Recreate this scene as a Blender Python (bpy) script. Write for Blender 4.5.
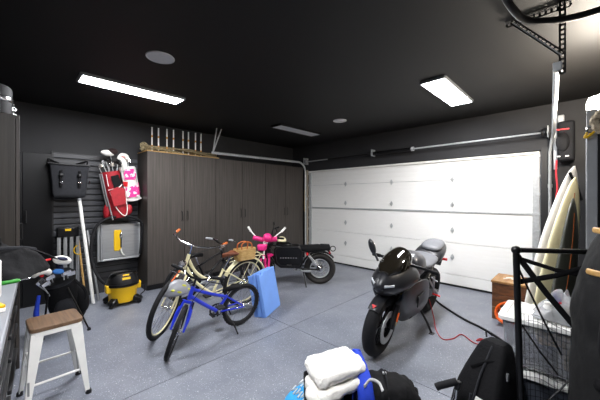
import bpy, math, random
from mathutils import Vector, Matrix
R = math.radians
for o in list(bpy.data.objects): bpy.data.objects.remove(o)
sc = bpy.context.scene
COL = sc.collection
random.seed(7)

# ---------------------------------------------------------------- camera
cam = bpy.data.cameras.new('camera'); cam_o = bpy.data.objects.new('camera', cam); COL.objects.link(cam_o)
cam.sensor_width = 36.0; cam.lens = 36.0 * 290.0 / 600.0
cam.shift_y = -2.0 / 600.0
cam.clip_start = 0.05
cam_o.location = (0, 0, 1.55)
cam_o.rotation_euler = (R(90), 0, math.atan2(283, 290) - R(90))
sc.camera = cam_o
# ---------------------------------------------------------------- light and exposure
w = bpy.data.worlds.new('world'); sc.world = w; w.use_nodes = True
w.node_tree.nodes['Background'].inputs[0].default_value = (0.6, 0.7, 0.8, 1)
w.node_tree.nodes['Background'].inputs[1].default_value = 0.3
LAMP = 95.0          # ceiling fixtures
WALL_LAMP = 330.0    # globe lamp standing on the rack
sc.view_settings.view_transform = 'Standard'
sc.view_settings.look = 'None'
sc.view_settings.gamma = 1.0
sc.view_settings.exposure = 0.25
sc.view_settings.use_curve_mapping = False

# ---------------------------------------------------------------- helpers
def lin(h):
    h = h.lstrip('#'); o = []
    for i in (0, 2, 4):
        c = int(h[i:i+2], 16) / 255.0
        o.append(c / 12.92 if c <= 0.04045 else ((c + 0.055) / 1.055) ** 2.4)
    return (o[0], o[1], o[2], 1.0)

def mat(name, col, rough=0.5, metal=0.0, noise=0.0, scale=(20, 20, 20), bump=0.0, bscale=None, coat=0.0, alpha=None, trans=0.0, emit=None):
    m = bpy.data.materials.new(name); m.use_nodes = True
    nt = m.node_tree; b = nt.nodes['Principled BSDF']
    c = lin(col) if isinstance(col, str) else col
    b.inputs['Base Color'].default_value = c
    b.inputs['Roughness'].default_value = rough
    b.inputs['Metallic'].default_value = metal
    b.inputs['Coat Weight'].default_value = coat
    b.inputs['Transmission Weight'].default_value = trans
    if emit: 
        b.inputs['Emission Color'].default_value = lin(emit[0]); b.inputs['Emission Strength'].default_value = emit[1]
    if alpha is not None: b.inputs['Alpha'].default_value = alpha
    if noise > 0 or bump > 0:
        tc = nt.nodes.new('ShaderNodeTexCoord'); mp = nt.nodes.new('ShaderNodeMapping')
        mp.inputs['Scale'].default_value = scale
        nt.links.new(tc.outputs['Object'], mp.inputs['Vector'])
        n = nt.nodes.new('ShaderNodeTexNoise'); n.inputs['Scale'].default_value = 1.0; n.inputs['Detail'].default_value = 6.0
        nt.links.new(mp.outputs[0], n.inputs['Vector'])
        if noise > 0:
            r = nt.nodes.new('ShaderNodeValToRGB')
            r.color_ramp.elements[0].position = 0.3; r.color_ramp.elements[1].position = 0.7
            r.color_ramp.elements[0].color = [x * (1 - noise) for x in c[:3]] + [1]
            r.color_ramp.elements[1].color = [min(1, x * (1 + noise)) for x in c[:3]] + [1]
            nt.links.new(n.outputs['Fac'], r.inputs[0]); nt.links.new(r.outputs[0], b.inputs['Base Color'])
        if bump > 0:
            bp = nt.nodes.new('ShaderNodeBump'); bp.inputs['Strength'].default_value = bump; bp.inputs['Distance'].default_value = 0.01
            if bscale:
                n2 = nt.nodes.new('ShaderNodeTexNoise'); n2.inputs['Scale'].default_value = bscale; n2.inputs['Detail'].default_value = 4
                nt.links.new(tc.outputs['Object'], n2.inputs['Vector']); nt.links.new(n2.outputs['Fac'], bp.inputs['Height'])
            else: nt.links.new(n.outputs['Fac'], bp.inputs['Height'])
            nt.links.new(bp.outputs[0], b.inputs['Normal'])
    return m

def V(*a): return Vector(a)
def smooth_pts(pts, k=6, closed=False):
    P = [Vector(p) for p in pts]; n = len(P)
    if n < 3: return P
    out = []
    rng = range(n if closed else n - 1)
    for i in rng:
        p1 = P[i]; p2 = P[(i + 1) % n]
        p0 = P[i - 1] if (i > 0 or closed) else p1 * 2 - p2
        p3 = P[(i + 2) % n] if (i + 2 < n or closed) else p2 * 2 - p1
        for j in range(k):
            t = j / k
            out.append(0.5 * ((2 * p1) + (p2 - p0) * t + (2 * p0 - 5 * p1 + 4 * p2 - p3) * t * t + (3 * p1 - p0 - 3 * p2 + p3) * t ** 3))
    if not closed: out.append(P[-1])
    return out

class MB:
    def __init__(s, M=None, off=None):
        s.v = []; s.f = []; s.mi = []; s.cur = 0
        s.M = M or Matrix()
        if off is not None: s.M = Matrix.Translation(-Vector(off))
    def add(s, vs, fs):
        b = len(s.v); s.v += [s.M @ Vector(p) for p in vs]
        for f in fs: s.f.append([b + i for i in f]); s.mi.append(s.cur)
        return s
    def box(s, c, d, rot=None):
        x, y, z = d[0] / 2, d[1] / 2, d[2] / 2
        vs = [V(a, b, e) for a in (-x, x) for b in (-y, y) for e in (-z, z)]
        q = rot.to_matrix() if isinstance(rot, bpy.types.bpy_prop_array) else rot
        if rot is not None:
            from mathutils import Euler
            q = Euler(rot).to_matrix(); vs = [q @ p for p in vs]
        return s.add([p + Vector(c) for p in vs], [(0, 1, 3, 2), (4, 6, 7, 5), (0, 4, 5, 1), (2, 3, 7, 6), (0, 2, 6, 4), (1, 5, 7, 3)])
    def bx(s, x0, x1, y0, y1, z0, z1):
        return s.box(((x0 + x1) / 2, (y0 + y1) / 2, (z0 + z1) / 2), (abs(x1 - x0), abs(y1 - y0), abs(z1 - z0)))
    def hexa(s, b, t):       # bottom quad, top quad (ccw from above)
        return s.add(list(b) + list(t), [(3, 2, 1, 0), (4, 5, 6, 7), (0, 1, 5, 4), (1, 2, 6, 5), (2, 3, 7, 6), (3, 0, 4, 7)])
    def rings(s, rg, caps=True, closed=False):
        n = len(rg[0]); vs = [p for r in rg for p in r]; fs = []
        m = len(rg)
        for i in range(m if closed else m - 1):
            a = i * n; b = ((i + 1) % m) * n
            for j in range(n):
                k = (j + 1) % n
                fs.append((a + j, a + k, b + k, b + j))
        if caps and not closed:
            fs.append(tuple(reversed(range(n)))); fs.append(tuple(range((m - 1) * n, m * n)))
        return s.add(vs, fs)
    def tube(s, pts, r, n=8, sm=0, closed=False, caps=True, flat=1.0, up=None):
        P = smooth_pts(pts, sm, closed) if sm else [Vector(p) for p in pts]
        m = len(P)
        if isinstance(r, (list, tuple)):
            k = len(r) - 1; rr = []
            for i in range(m):
                t = i / (m - 1) * k; a = min(int(t), k - 1); rr.append(r[a] + (r[a + 1] - r[a]) * (t - a))
        else: rr = [r] * m
        tg = []
        for i in range(m):
            if closed: d = P[(i + 1) % m] - P[i - 1]
            else: d = P[min(i + 1, m - 1)] - P[max(i - 1, 0)]
            tg.append(d.normalized() if d.length > 1e-9 else V(0, 0, 1))
        u = Vector(up) if up else (V(0, 0, 1) if abs(tg[0].z) < 0.9 else V(1, 0, 0))
        rg = []
        for i in range(m):
            u = (u - tg[i] * u.dot(tg[i]))
            if u.length < 1e-6: u = tg[i].orthogonal()
            u.normalize(); w_ = tg[i].cross(u)
            rg.append([P[i] + u * (math.cos(2 * math.pi * j / n) * rr[i]) + w_ * (math.sin(2 * math.pi * j / n) * rr[i] * flat) for j in range(n)])
        return s.rings(rg, caps, closed)
    def cyl(s, p0, p1, r0, r1=None, n=16): return s.tube([p0, p1], [r0, r0 if r1 is None else r1], n)
    def lathe(s, prof, p0=(0, 0, 0), ax=(0, 0, 1), n=24, sx=1.0, sy=1.0, loop=False):
        a = Vector(ax).normalized(); u = V(1, 0, 0) if abs(a.x) < 0.9 else V(0, 1, 0)
        u = (u - a * u.dot(a)).normalized(); w_ = a.cross(u); p = Vector(p0)
        return s.rings([[p + a * h + u * (r * sx * math.cos(2 * math.pi * j / n)) + w_ * (r * sy * math.sin(2 * math.pi * j / n)) for j in range(n)] for r, h in prof], caps=not loop, closed=loop)
    def torus(s, c, ax, Rr, r, n=40, k=10, flat=1.0, arc=None):
        a = Vector(ax).normalized(); u = V(0, 0, 1) if abs(a.z) < 0.9 else V(1, 0, 0)
        u = (u - a * u.dot(a)).normalized(); w_ = a.cross(u); c = Vector(c)
        rg = []
        a0, a1 = arc if arc else (0, 2 * math.pi)
        cnt = n if not arc else n + 1
        for i in range(cnt):
            t = a0 + (a1 - a0) * i / n; d = u * math.cos(t) + w_ * math.sin(t)
            rg.append([c + d * (Rr + r * math.cos(2 * math.pi * j / k)) + a * (r * flat * math.sin(2 * math.pi * j / k)) for j in range(k)])
        return s.rings(rg, caps=bool(arc), closed=not arc)
    def ell(s, c, d, rot=None, n=16, m=10, warp=0.0, sq=1.0):
        from mathutils import Euler
        q = Euler(rot).to_matrix() if rot else Matrix.Identity(3)
        rg = []
        def pw(x): return math.copysign(abs(x) ** sq, x)
        for i in range(m + 1):
            a = -math.pi / 2 + math.pi * (i if 0 < i < m else (0.02 if i == 0 else m - 0.02)) / m
            ring = []
            for j in range(n):
                b = 2 * math.pi * j / n
                k = 1 + random.uniform(-warp, warp)
                ring.append(q @ V(d[0] * pw(math.cos(a)) * pw(math.cos(b)) * k, d[1] * pw(math.cos(a)) * pw(math.sin(b)) * k, d[2] * pw(math.sin(a)) * k) + Vector(c))
            rg.append(ring)
        return s.rings(rg)
    def prism(s, poly, fn, t):     # fn maps (a, b, depth) to a point
        n = len(poly)
        vs = [fn(a, b, -t / 2) for a, b in poly] + [fn(a, b, t / 2) for a, b in poly]
        fs = [tuple(reversed(range(n))), tuple(range(n, 2 * n))]
        fs += [(i, (i + 1) % n, n + (i + 1) % n, n + i) for i in range(n)]
        return s.add(vs, fs)
    def build(s, name, m, parent=None, bevel=0.0, seg=2, sub=0, ang=40, solid=0.0, smooth=True):
        me = bpy.data.meshes.new(name)
        me.from_pydata([tuple(p) for p in s.v], [], s.f); 
        for x in (m if isinstance(m, (list, tuple)) else [m]): me.materials.append(x)
        for p, i in zip(me.polygons, s.mi): p.material_index = i
        import bmesh
        bm = bmesh.new(); bm.from_mesh(me); bmesh.ops.recalc_face_normals(bm, faces=bm.faces); bm.to_mesh(me); bm.free()
        me.update()
        if smooth:
            me.polygons.foreach_set('use_smooth', [True] * len(me.polygons))
            me.set_sharp_from_angle(angle=R(ang))
        o = bpy.data.objects.new(name, me); COL.objects.link(o)
        if parent: o.parent = parent
        if solid:
            md = o.modifiers.new('solid', 'SOLIDIFY'); md.thickness = solid; md.offset = 0
        if bevel:
            md = o.modifiers.new('bevel', 'BEVEL'); md.width = bevel; md.segments = seg; md.limit_method = 'ANGLE'; md.angle_limit = R(35); md.harden_normals = False
        if sub:
            md = o.modifiers.new('sub', 'SUBSURF'); md.levels = sub; md.render_levels = sub
        return o

def wrinkle(o, size, amt, seed=0):
    tx = bpy.data.textures.new('wrinkle noise', 'CLOUDS'); tx.noise_scale = size; tx.noise_depth = 3
    md = o.modifiers.new('wrinkle', 'DISPLACE'); md.texture = tx; md.strength = amt; md.mid_level = 0.5; md.texture_coords = 'LOCAL'
    return o
def tag(o, label, cat, group=None):
    o['label'] = label; o['category'] = cat
    if group: o['group'] = group
    return o
def thing(name, label, cat, loc=(0, 0, 0), rz=0.0, group=None, rx=0.0, ry=0.0):
    o = bpy.data.objects.new(name, None); COL.objects.link(o); o.empty_display_size = 0.1
    o.location = loc; o.rotation_euler = (rx, ry, rz)
    return tag(o, label, cat, group)
def struct(o): o['kind'] = 'structure'; return o
def copy_thing(r, loc, rz=None, label=None):
    c = r.copy(); COL.objects.link(c); c.location = loc
    if rz is not None: c.rotation_euler = (0, 0, rz)
    if label: c['label'] = label
    for ch in list(r.children):
        d = ch.copy(); COL.objects.link(d); d.parent = c
        for g in list(ch.children):
            e = g.copy(); COL.objects.link(e); e.parent = d
    return c

# ---------------------------------------------------------------- materials
M = {}
M['wall'] = mat('charcoal wall paint', '303032', 0.65, noise=0.06, scale=(3, 3, 3), bump=0.05, bscale=180)
M['ceil'] = mat('black ceiling paint', '131211', 0.6, noise=0.05, scale=(2, 2, 2), bump=0.05, bscale=150)
M['black'] = mat('black plastic', '131315', 0.45)
M['satin'] = mat('satin black metal', '121214', 0.32, 0.3)
M['rubber'] = mat('black rubber', '17171a', 0.75, noise=0.2, scale=(60, 60, 60))
M['cloth'] = mat('black nylon', '141416', 0.85, noise=0.2, scale=(40, 40, 40), bump=0.25, bscale=60)
M['greycloth'] = mat('charcoal canvas', '2b2c30', 0.85, noise=0.12, scale=(30, 30, 30), bump=0.2, bscale=90)
M['chrome'] = mat('chrome', 'd8d8da', 0.18, 1.0)
M['steel'] = mat('galvanised steel', 'b9bcbe', 0.35, 0.35, noise=0.12, scale=(30, 30, 30))
M['alu'] = mat('brushed aluminium', 'a9abae', 0.4, 0.7, noise=0.08, scale=(4, 60, 60))
M['greymetal'] = mat('grey painted metal', '8b8d90', 0.45, 0.2, noise=0.06, scale=(12, 12, 12))
M['white'] = mat('white paint', 'e9e8e4', 0.4, noise=0.03, scale=(15, 15, 15))
M['doorwhite'] = mat('white door skin', 'eeeeec', 0.45, noise=0.015, scale=(2, 6, 40), bump=0.06, bscale=40)
M['fabricwhite'] = mat('white terry cloth', 'efece6', 0.95, noise=0.05, scale=(60, 60, 60), bump=0.5, bscale=220)
M['yellow'] = mat('yellow plastic', 'e3b60f', 0.4, noise=0.04, scale=(9, 9, 9))
M['red'] = mat('red nylon', '9c1623', 0.6, noise=0.18, scale=(20, 20, 20), bump=0.15, bscale=80)
M['redbright'] = mat('bright red plastic', 'd81f26', 0.45)
M['pink'] = mat('hot pink plastic', 'e2287f', 0.45, noise=0.1, scale=(30, 30, 30))
M['orange'] = mat('orange plastic', 'e8641c', 0.5)
M['cream'] = mat('cream bike paint', 'ebe3b8', 0.3, coat=0.6)
M['blue'] = mat('cobalt bike paint', '1d33c4', 0.28, coat=0.6)
M['skyblue'] = mat('sky blue nylon', '2f9fdc', 0.7, noise=0.1, scale=(25, 25, 25), bump=0.2, bscale=50)
M['royal'] = mat('royal blue cloth', '1c3fc0', 0.8, noise=0.12, scale=(25, 25, 25), bump=0.3, bscale=40)
M['foam'] = mat('periwinkle vinyl', '6f9be6', 0.6, noise=0.05, scale=(6, 6, 6), bump=0.1, bscale=25)
M['brown'] = mat('brown leather', '6d3a22', 0.5, noise=0.2, scale=(40, 40, 40))
M['tan'] = mat('tan leather', 'b5602c', 0.5, noise=0.15, scale=(40, 40, 40))
M['navy'] = mat('navy cloth', '1b2140', 0.8)
M['woodtrim'] = mat('pale wood', 'c49a5c', 0.55, noise=0.2, scale=(4, 40, 40))
M['gold'] = mat('bronze anodised metal', '9c8a52', 0.3, 0.9)

def grain(name, dark, light, zdir=(40, 40, 1.2), rough=0.5, det=8):
    m = bpy.data.materials.new(name); m.use_nodes = True; nt = m.node_tree; b = nt.nodes['Principled BSDF']
    tc = nt.nodes.new('ShaderNodeTexCoord'); mp = nt.nodes.new('ShaderNodeMapping'); mp.inputs['Scale'].default_value = zdir
    n = nt.nodes.new('ShaderNodeTexNoise'); n.inputs['Scale'].default_value = 1; n.inputs['Detail'].default_value = det; n.inputs['Roughness'].default_value = 0.65
    r = nt.nodes.new('ShaderNodeValToRGB'); r.color_ramp.elements[0].position = 0.32; r.color_ramp.elements[1].position = 0.68
    r.color_ramp.elements[0].color = lin(dark); r.color_ramp.elements[1].color = lin(light)
    nt.links.new(tc.outputs['Object'], mp.inputs[0]); nt.links.new(mp.outputs[0], n.inputs['Vector']); nt.links.new(n.outputs['Fac'], r.inputs[0]); nt.links.new(r.outputs[0], b.inputs['Base Color'])
    b.inputs['Roughness'].default_value = rough
    return m
M['cabinet'] = grain('dark oak laminate', '322e2b', '4e4844')
M['tallcab'] = grain('dark brown laminate', '2c2825', '423d38')
M['seatwood'] = grain('walnut seat', '54402f', '7c6047', (60, 3, 60))
M['crate'] = grain('stained crate wood', '46291a', '7a5230', (9, 9, 30))
M['cratetop'] = grain('worn crate lid wood', '80592f', 'ad8350', (3, 30, 30))
M['wicker'] = grain('wicker weave', 'a57f45', 'd8b777', (20, 20, 90))

def floor_mat():
    m = bpy.data.materials.new('grey flake epoxy floor'); m.use_nodes = True; nt = m.node_tree; b = nt.nodes['Principled BSDF']
    tc = nt.nodes.new('ShaderNodeTexCoord')
    n = nt.nodes.new('ShaderNodeTexNoise'); n.inputs['Scale'].default_value = 3.0; n.inputs['Detail'].default_value = 8
    r = nt.nodes.new('ShaderNodeValToRGB'); r.color_ramp.elements[0].position = 0.3; r.color_ramp.elements[1].position = 0.7
    r.color_ramp.elements[0].color = lin('6f737e'); r.color_ramp.elements[1].color = lin('80848e')
    nt.links.new(tc.outputs['Object'], n.inputs['Vector']); nt.links.new(n.outputs['Fac'], r.inputs[0])
    last = r.outputs[0]
    for sc_, lo, hi, colr, ch in ((42.0, 0.14, 0.17, 'd5d7da', 0.80), (55.0, 0.15, 0.18, '4c515c', 0.84), (110.0, 0.25, 0.3, 'b9bec8', 0.7)):
        v = nt.nodes.new('ShaderNodeTexVoronoi'); v.inputs['Scale'].default_value = sc_
        nt.links.new(tc.outputs['Object'], v.inputs['Vector'])
        a = nt.nodes.new('ShaderNodeMapRange'); a.inputs[1].default_value = lo; a.inputs[2].default_value = hi; a.inputs[3].default_value = 1; a.inputs[4].default_value = 0
        nt.links.new(v.outputs['Distance'], a.inputs[0])
        sp = nt.nodes.new('ShaderNodeSeparateColor'); nt.links.new(v.outputs['Color'], sp.inputs[0])
        g = nt.nodes.new('ShaderNodeMath'); g.operation = 'GREATER_THAN'; g.inputs[1].default_value = ch; nt.links.new(sp.outputs[0], g.inputs[0])
        mu = nt.nodes.new('ShaderNodeMath'); mu.operation = 'MULTIPLY'; nt.links.new(a.outputs[0], mu.inputs[0]); nt.links.new(g.outputs[0], mu.inputs[1])
        mx = nt.nodes.new('ShaderNodeMix'); mx.data_type = 'RGBA'; mx.inputs[7].default_value = lin(colr)
        nt.links.new(mu.outputs[0], mx.inputs[0]); nt.links.new(last, mx.inputs[6]); last = mx.outputs[2]
    nt.links.new(last, b.inputs['Base Color'])
    b.inputs['Roughness'].default_value = 0.38
    n2 = nt.nodes.new('ShaderNodeTexNoise'); n2.inputs['Scale'].default_value = 30; n2.inputs['Detail'].default_value = 5
    bp = nt.nodes.new('ShaderNodeBump'); bp.inputs['Strength'].default_value = 0.12; bp.inputs['Distance'].default_value = 0.01
    nt.links.new(tc.outputs['Object'], n2.inputs['Vector']); nt.links.new(n2.outputs['Fac'], bp.inputs['Height']); nt.links.new(bp.outputs[0], b.inputs['Normal'])
    return m
for k_, v_ in (('cloth', .2), ('greycloth', .25), ('wall', .3), ('ceil', .3), ('rubber', .3), ('fabricwhite', .2)): M[k_].node_tree.nodes['Principled BSDF'].inputs['Specular IOR Level'].default_value = v_
M['floor'] = floor_mat()
M['joint'] = mat('dark joint filler', '4a4d54', 0.8)

# ---------------------------------------------------------------- the room
X0, X1, Y0, Y1, ZC = -0.74, 5.5, -0.42, 5.64, 2.9
DY0, DY1, DZ = 0.44, 5.07, 2.25
m = MB()
JX, JY, G = 2.43, 2.53, 0.004
for xa, xb in ((X0 - .1, JX - G), (JX + G, X1 + .3)):
    for ya, yb in ((Y0 - .1, JY - G), (JY + G, Y1 + .1)):
        m.bx(xa, xb, ya, yb, -0.1, 0)
m.cur = 1
m.bx(JX - G, JX + G, Y0 - .1, Y1 + .1, -0.1, -0.005); m.bx(X0 - .1, X1 + .3, JY - G, JY + G, -0.1, -0.0055)
struct(m.build('floor', [M['floor'], M['joint']], smooth=False))
struct(MB().bx(X0 - .1, X1 + .15, Y0 - .1, Y1 + .1, ZC, ZC + .1).build('ceiling', M['ceil'], smooth=False))
struct(MB().bx(X0 - .1, X1 + .15, Y1, Y1 + .1, 0, ZC).build('wall_back', M['wall'], smooth=False))
struct(MB().bx(X0 - .1, X0, Y0 - .1, Y1, 0, ZC).build('wall_left', M['wall'], smooth=False))
struct(MB().bx(X0, X1 + .15, Y0 - .1, Y0, 0, ZC).build('wall_front', M['wall'], smooth=False))
m = MB().bx(X1, X1 + .15, Y0, DY0, 0, ZC).bx(X1, X1 + .15, DY1, Y1, 0, ZC).bx(X1, X1 + .15, DY0, DY1, DZ, ZC)
struct(m.build('wall_right', M['wall'], smooth=False))
# jamb trim round the door
m = MB().bx(X1 - .02, X1, DY1, DY1 + .09, 0, DZ + .02)
struct(m.build('trim_1', mat('pale jamb wood', 'b7aa98', 0.6, noise=0.1, scale=(10, 10, 2)), smooth=False))
struct(MB().bx(X1 - .02, X1, DY0 - .1, DY0, 0, DZ + .02).build('trim_2', M['black'], smooth=False))

# sectional garage door: panels, hinges, strut and bottom seal
d1 = bpy.data.objects.new('door_1', None); COL.objects.link(d1); struct(d1); d1.location = (X1 + .03, (DY0 + DY1) / 2, 0)
off = d1.location
zs = [0.03, 0.206, 0.76, 1.312, 1.872, DZ - .01]
for i in range(5):
    m = MB(off=off); a, b = zs[i], zs[i + 1]
    n = max(2, int((b - a) / 0.075)); h = (b - a - .006) / n
    x = X1 + .03
    prof = []
    for k in range(n):
        z0 = a + k * h
        prof += [(0.0, z0 + .002), (-0.0008, z0 + .012), (-0.0008, z0 + h - .008), (0.0, z0 + h)]
    rg = [[V(x + p, yy, zz) for p, zz in prof] + [V(x + .05, yy, b - .006), V(x + .05, yy, a)] for yy in (DY0 + .012, DY1 - .012)]
    m.rings(rg); m.build('panel', M['doorwhite'], d1, ang=25)
def hinge(y, z):
    m = MB(off=off); x = X1 + .018
    m.prism([(0, .055), (.022, .02), (.03, 0), (.022, -.02), (0, -.055), (-.022, -.02), (-.03, 0), (-.022, .02)], lambda a, b, t: V(x + t, y + a, z + b), .012)
    m.cyl((x - .01, y - .03, z), (x - .01, y + .03, z), .01, n=8)
    for dz in (.03, -.03): m.cyl((x - .006, y, z + dz), (x - .014, y, z + dz), .009, n=6)
    m.build('hinge', M['steel'], d1)
for y in (3.92, 2.788, 1.644):
    for z in (1.872, 1.435, 0.985, 0.51): hinge(y, z)
for z in (2.17, 1.872, 1.6, 1.312, 1.05, .76, .4):
    for y in (DY0 + .045, DY1 - .045):
        MB(off=off).bx(X1 - .0, X1 + .025, y - .04, y + .04, z - .025, z + .025).build('roller_bracket', M['steel'], d1, bevel=.004)
for y in (DY0 + .06, DY1 - .06):
    MB(off=off).bx(X1 + .006, X1 + .03, y - .04, y + .04, .21, DZ - .02).build('end_stile', M['steel'], d1, bevel=.003)
m = MB(off=off); m.tube([(X1 + .0, DY0 + .02, DZ - .035), (X1 + .0, DY1 - .02, DZ - .035)], .022, 8, flat=.8); m.bx(X1 + .01, X1 + .03, DY0 + .02, DY1 - .02, DZ - .06, DZ - .012)
m.build('top_strut', M['white'], d1)
m = MB(off=off).bx(X1 + .008, X1 + .028, DY0 + .02, DY1 - .02, 1.295, 1.325); m.build('mid_strut', M['steel'], d1, bevel=.004)
MB(off=off).bx(X1 + .015, X1 + .07, DY0 + .005, DY1 - .005, 0.0, .032).build('bottom_seal', M['rubber'], d1, bevel=.008)
# black cupboard built into the back wall, left of the slat panel
d2 = bpy.data.objects.new('door_2', None); COL.objects.link(d2); struct(d2); d2.location = (.3, Y1, 0); off = d2.location
for a, b in ((-.14, .186), (.19, .512)): MB(off=off).bx(a, b, Y1 - .03, Y1 - .002, .03, 2.2).build('door_leaf', M['satin'], d2, bevel=.004)
MB(off=off).tube([(.225, Y1 - .03, 1.2), (.225, Y1 - .06, 1.21), (.225, Y1 - .06, 1.36), (.225, Y1 - .03, 1.37)], .009, 8).build('door_handle', M['black'], d2)
# ---------------------------------------------------------------- ceiling fixtures
M['led'] = mat('led diffuser', 'ffffff', 0.5, emit=('f8f9fc', LAMP))
M['ledoff'] = mat('unlit diffuser', 'c9cacc', 0.5)
M['speaker'] = mat('pale speaker mesh', 'c4c4c6', 0.7, noise=0.2, scale=(300, 300, 300))
def fixture(x, y, label, lit=True, L=1.12, W=.27):
    t = thing('ceiling_light', label, 'ceiling light', (x, y, ZC), group='linear ceiling lights')
    m = MB(); m.bx(-L / 2, L / 2, -W / 2, W / 2, -.012, 0)
    for s in (-1, 1):
        m.bx(-L / 2, L / 2, s * W / 2 - .008, s * W / 2 + .008, -.034, 0); m.bx(s * L / 2 - .012, s * L / 2 + .012, -W / 2, W / 2, -.034, 0)
    m.build('housing', M['greymetal'] if lit else M['black'], t, bevel=.003)
    MB().bx(-L / 2 + .012, L / 2 - .012, -W / 2 + .01, W / 2 - .01, -.03, -.0125).build('diffuser', M['led'] if lit else M['ledoff'], t)
    MB().cyl((L / 2 + .03, W / 2 - .05, -.03), (L / 2 + .03, W / 2 - .05, 0), .014, n=10).build('motion_sensor', M['black'], t)
    return t
fixture(1.15, 3.97, 'long lit white ceiling light above the blue golf wall')['label'] = 'lit long ceiling light nearest the golf bags'
fixture(3.95, 1.22, 'lit ceiling light in front of the garage door, above the motorcycle')
fixture(4.07, 4.04, 'unlit grey ceiling light strip near the cabinet and door corner', lit=False)
fixture(0.55, 1.1, 'added lit ceiling light overhead, out of view on the bench side')  # added fixture, unseen overhead, to brighten the front of the room
def speaker(x, y, r, label):
    t = thing('ceiling_speaker', label, 'speaker', (x, y, ZC), group='round ceiling speakers')
    MB().torus((0, 0, -.004), (0, 0, 1), r, .008, 32, 8).build('bezel', M['speaker'], t)
    MB().lathe([(r, -.001), (r * .98, -.008), (r * .5, -.010), (.001, -.0105)], (0, 0, 0), n=32).build('grille', M['speaker'], t)
speaker(1.055, 2.90, .12, 'large round pale ceiling speaker right of the long lit light')
speaker(4.10, 3.03, .11, 'small round pale ceiling speaker beside the unlit strip')

# ---------------------------------------------------------------- garage door hardware
t = thing('torsion_shaft', 'steel torsion shaft and black spring above the white garage door', 'torsion shaft', (5.35, (DY0 + DY1) / 2, 2.46)); off = t.location
MB(off=off).tube([(5.35, .36, 2.475), (5.35, 5.05, 2.462)], .014, 10).build('shaft', M['steel'], t)
m = MB(off=off)
for y0, y1 in ((2.30, 3.10),):
    pts = []; n = 42
    for i in range(n * 8 + 1):
        a = 2 * math.pi * i / 8; y = y0 + (y1 - y0) * i / (n * 8)
        pts.append((5.35 + .03 * math.cos(a), y, 2.468 + .03 * math.sin(a)))
    m.tube(pts, .008, 5)
m.build('spring', M['satin'], t)
MB(off=off).tube([(5.35, 3.1, 2.466), (5.35, 4.3, 2.464)], .017, 8).build('spring_sleeve', M['satin'], t)
for y in (2.28, 3.12): MB(off=off).cyl((5.35, y - .02, 2.468), (5.35, y + .02, 2.468), .042, n=16).build('winding_cone', M['steel'], t)
MB(off=off).bx(5.33, 5.475, 3.13, 3.15, 2.42, 2.56).build('bearing_bracket', M['steel'], t)
for y in (.40, 5.0):
    m = MB(off=off); m.lathe([(.035, 0), (.06, .01), (.055, .03), (.06, .05), (.035, .06)], (5.35, y - .03, 2.47), (0, 1, 0), 18); m.build('cable_drum', M['greymetal'] if y > 1 else M['black'], t)
    MB(off=off).bx(5.3, 5.475, y + (.045 if y > 1 else -.055), y + (.055 if y > 1 else -.045), 2.40, 2.56).build('end_bracket', M['steel'], t)

def track(label, vert, curve_pts, hang):
    t = thing('door_track', label, 'door track', vert[0], group='garage door tracks'); off = t.location
    MB(off=off).tube(vert + curve_pts, .026, 8, flat=.75).build('rail', M['steel'], t, ang=50)
    return t, off
# left one: up, round the bend and back in front of the cabinets
c = [V(5.42 - .26 * (1 - math.cos(a)), 5.09, 2.19 + .26 * math.sin(a)) for a in [i * math.pi / 2 / 8 for i in range(9)]]
tL, off = track('silver garage door track bending along the top of the dark cabinets', [V(5.42, 5.09, 0)], c + [V(2.80, 5.09, 2.42)], None)
for dx, dz in ((0.0, 0), (.1, 0)):
    m = MB(off=off); m.bx(0, 0, 0, 0, 0, 0) if False else None
    m.tube([(2.82, 5.09, 2.42), (2.9 + dx, 5.09, 2.9)], .013, 6); m.build('hanger', M['steel'], tL)
MB(off=off).bx(5.43, 5.5, 5.07, 5.11, 1.5, 1.56).build('wall_bracket', M['steel'], tL)
MB(off=off).bx(5.40, 5.44, 5.105, 5.112, 1.2, 1.75).build('warning_label', M['yellow'], tL)
c = [V(5.42 - .22 * (1 - math.cos(a)), .335 - .006 * i, 2.2 + .22 * math.sin(a)) for i, a in enumerate([i * math.pi / 2 / 8 for i in range(9)])]
tR, off = track('silver garage door track rising to the perforated hanger near the lamp', [V(5.42, .335, 0)], c + [V(2.67, .13, 2.46)], None)
MB(off=off).bx(5.36, 5.40, .255, .295, 1.95, 2.72).build('flag_bracket', M['alu'], tR, bevel=.003)
for z in (.5, 1.1, 1.7): MB(off=off).bx(5.43, 5.5, .31, .36, z, z + .05).build('wall_bracket', M['steel'], tR)
# perforated angle: two flanges of holes, as ladders
def perf(m, p0, p1, u, wdt=.036, step=.032, th=.0025):
    p0, p1 = Vector(p0), Vector(p1); d = (p1 - p0); L = d.length; d.normalize(); u = Vector(u); u = (u - d * u.dot(d)).normalized(); n = d.cross(u)
    def bar(c, a, b, h):
        vs = [c + d * (i * a) + u * (j * b) + n * (k * h) for i in (-.5, .5) for j in (-.5, .5) for k in (-.5, .5)]
        m.add(vs, [(0, 1, 3, 2), (4, 6, 7, 5), (0, 4, 5, 1), (2, 3, 7, 6), (0, 2, 6, 4), (1, 5, 7, 3)])
    mid = (p0 + p1) / 2
    for s in (-1, 1): bar(mid + u * (s * (wdt / 2 - .005)), L, .010, th)
    k = int(L / step)
    for i in range(k + 1): bar(p0 + d * (L * i / k), step * .42, wdt - .02, th)
pm = M['satin']
m = MB(off=off); perf(m, (2.67, .10, 2.40), (2.67, .10, 2.9), (0, 1, 0)); perf(m, (2.67, .118, 2.40), (2.67, .118, 2.9), (1, 0, 0)); m.build('perforated_post', pm, tR)
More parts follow.
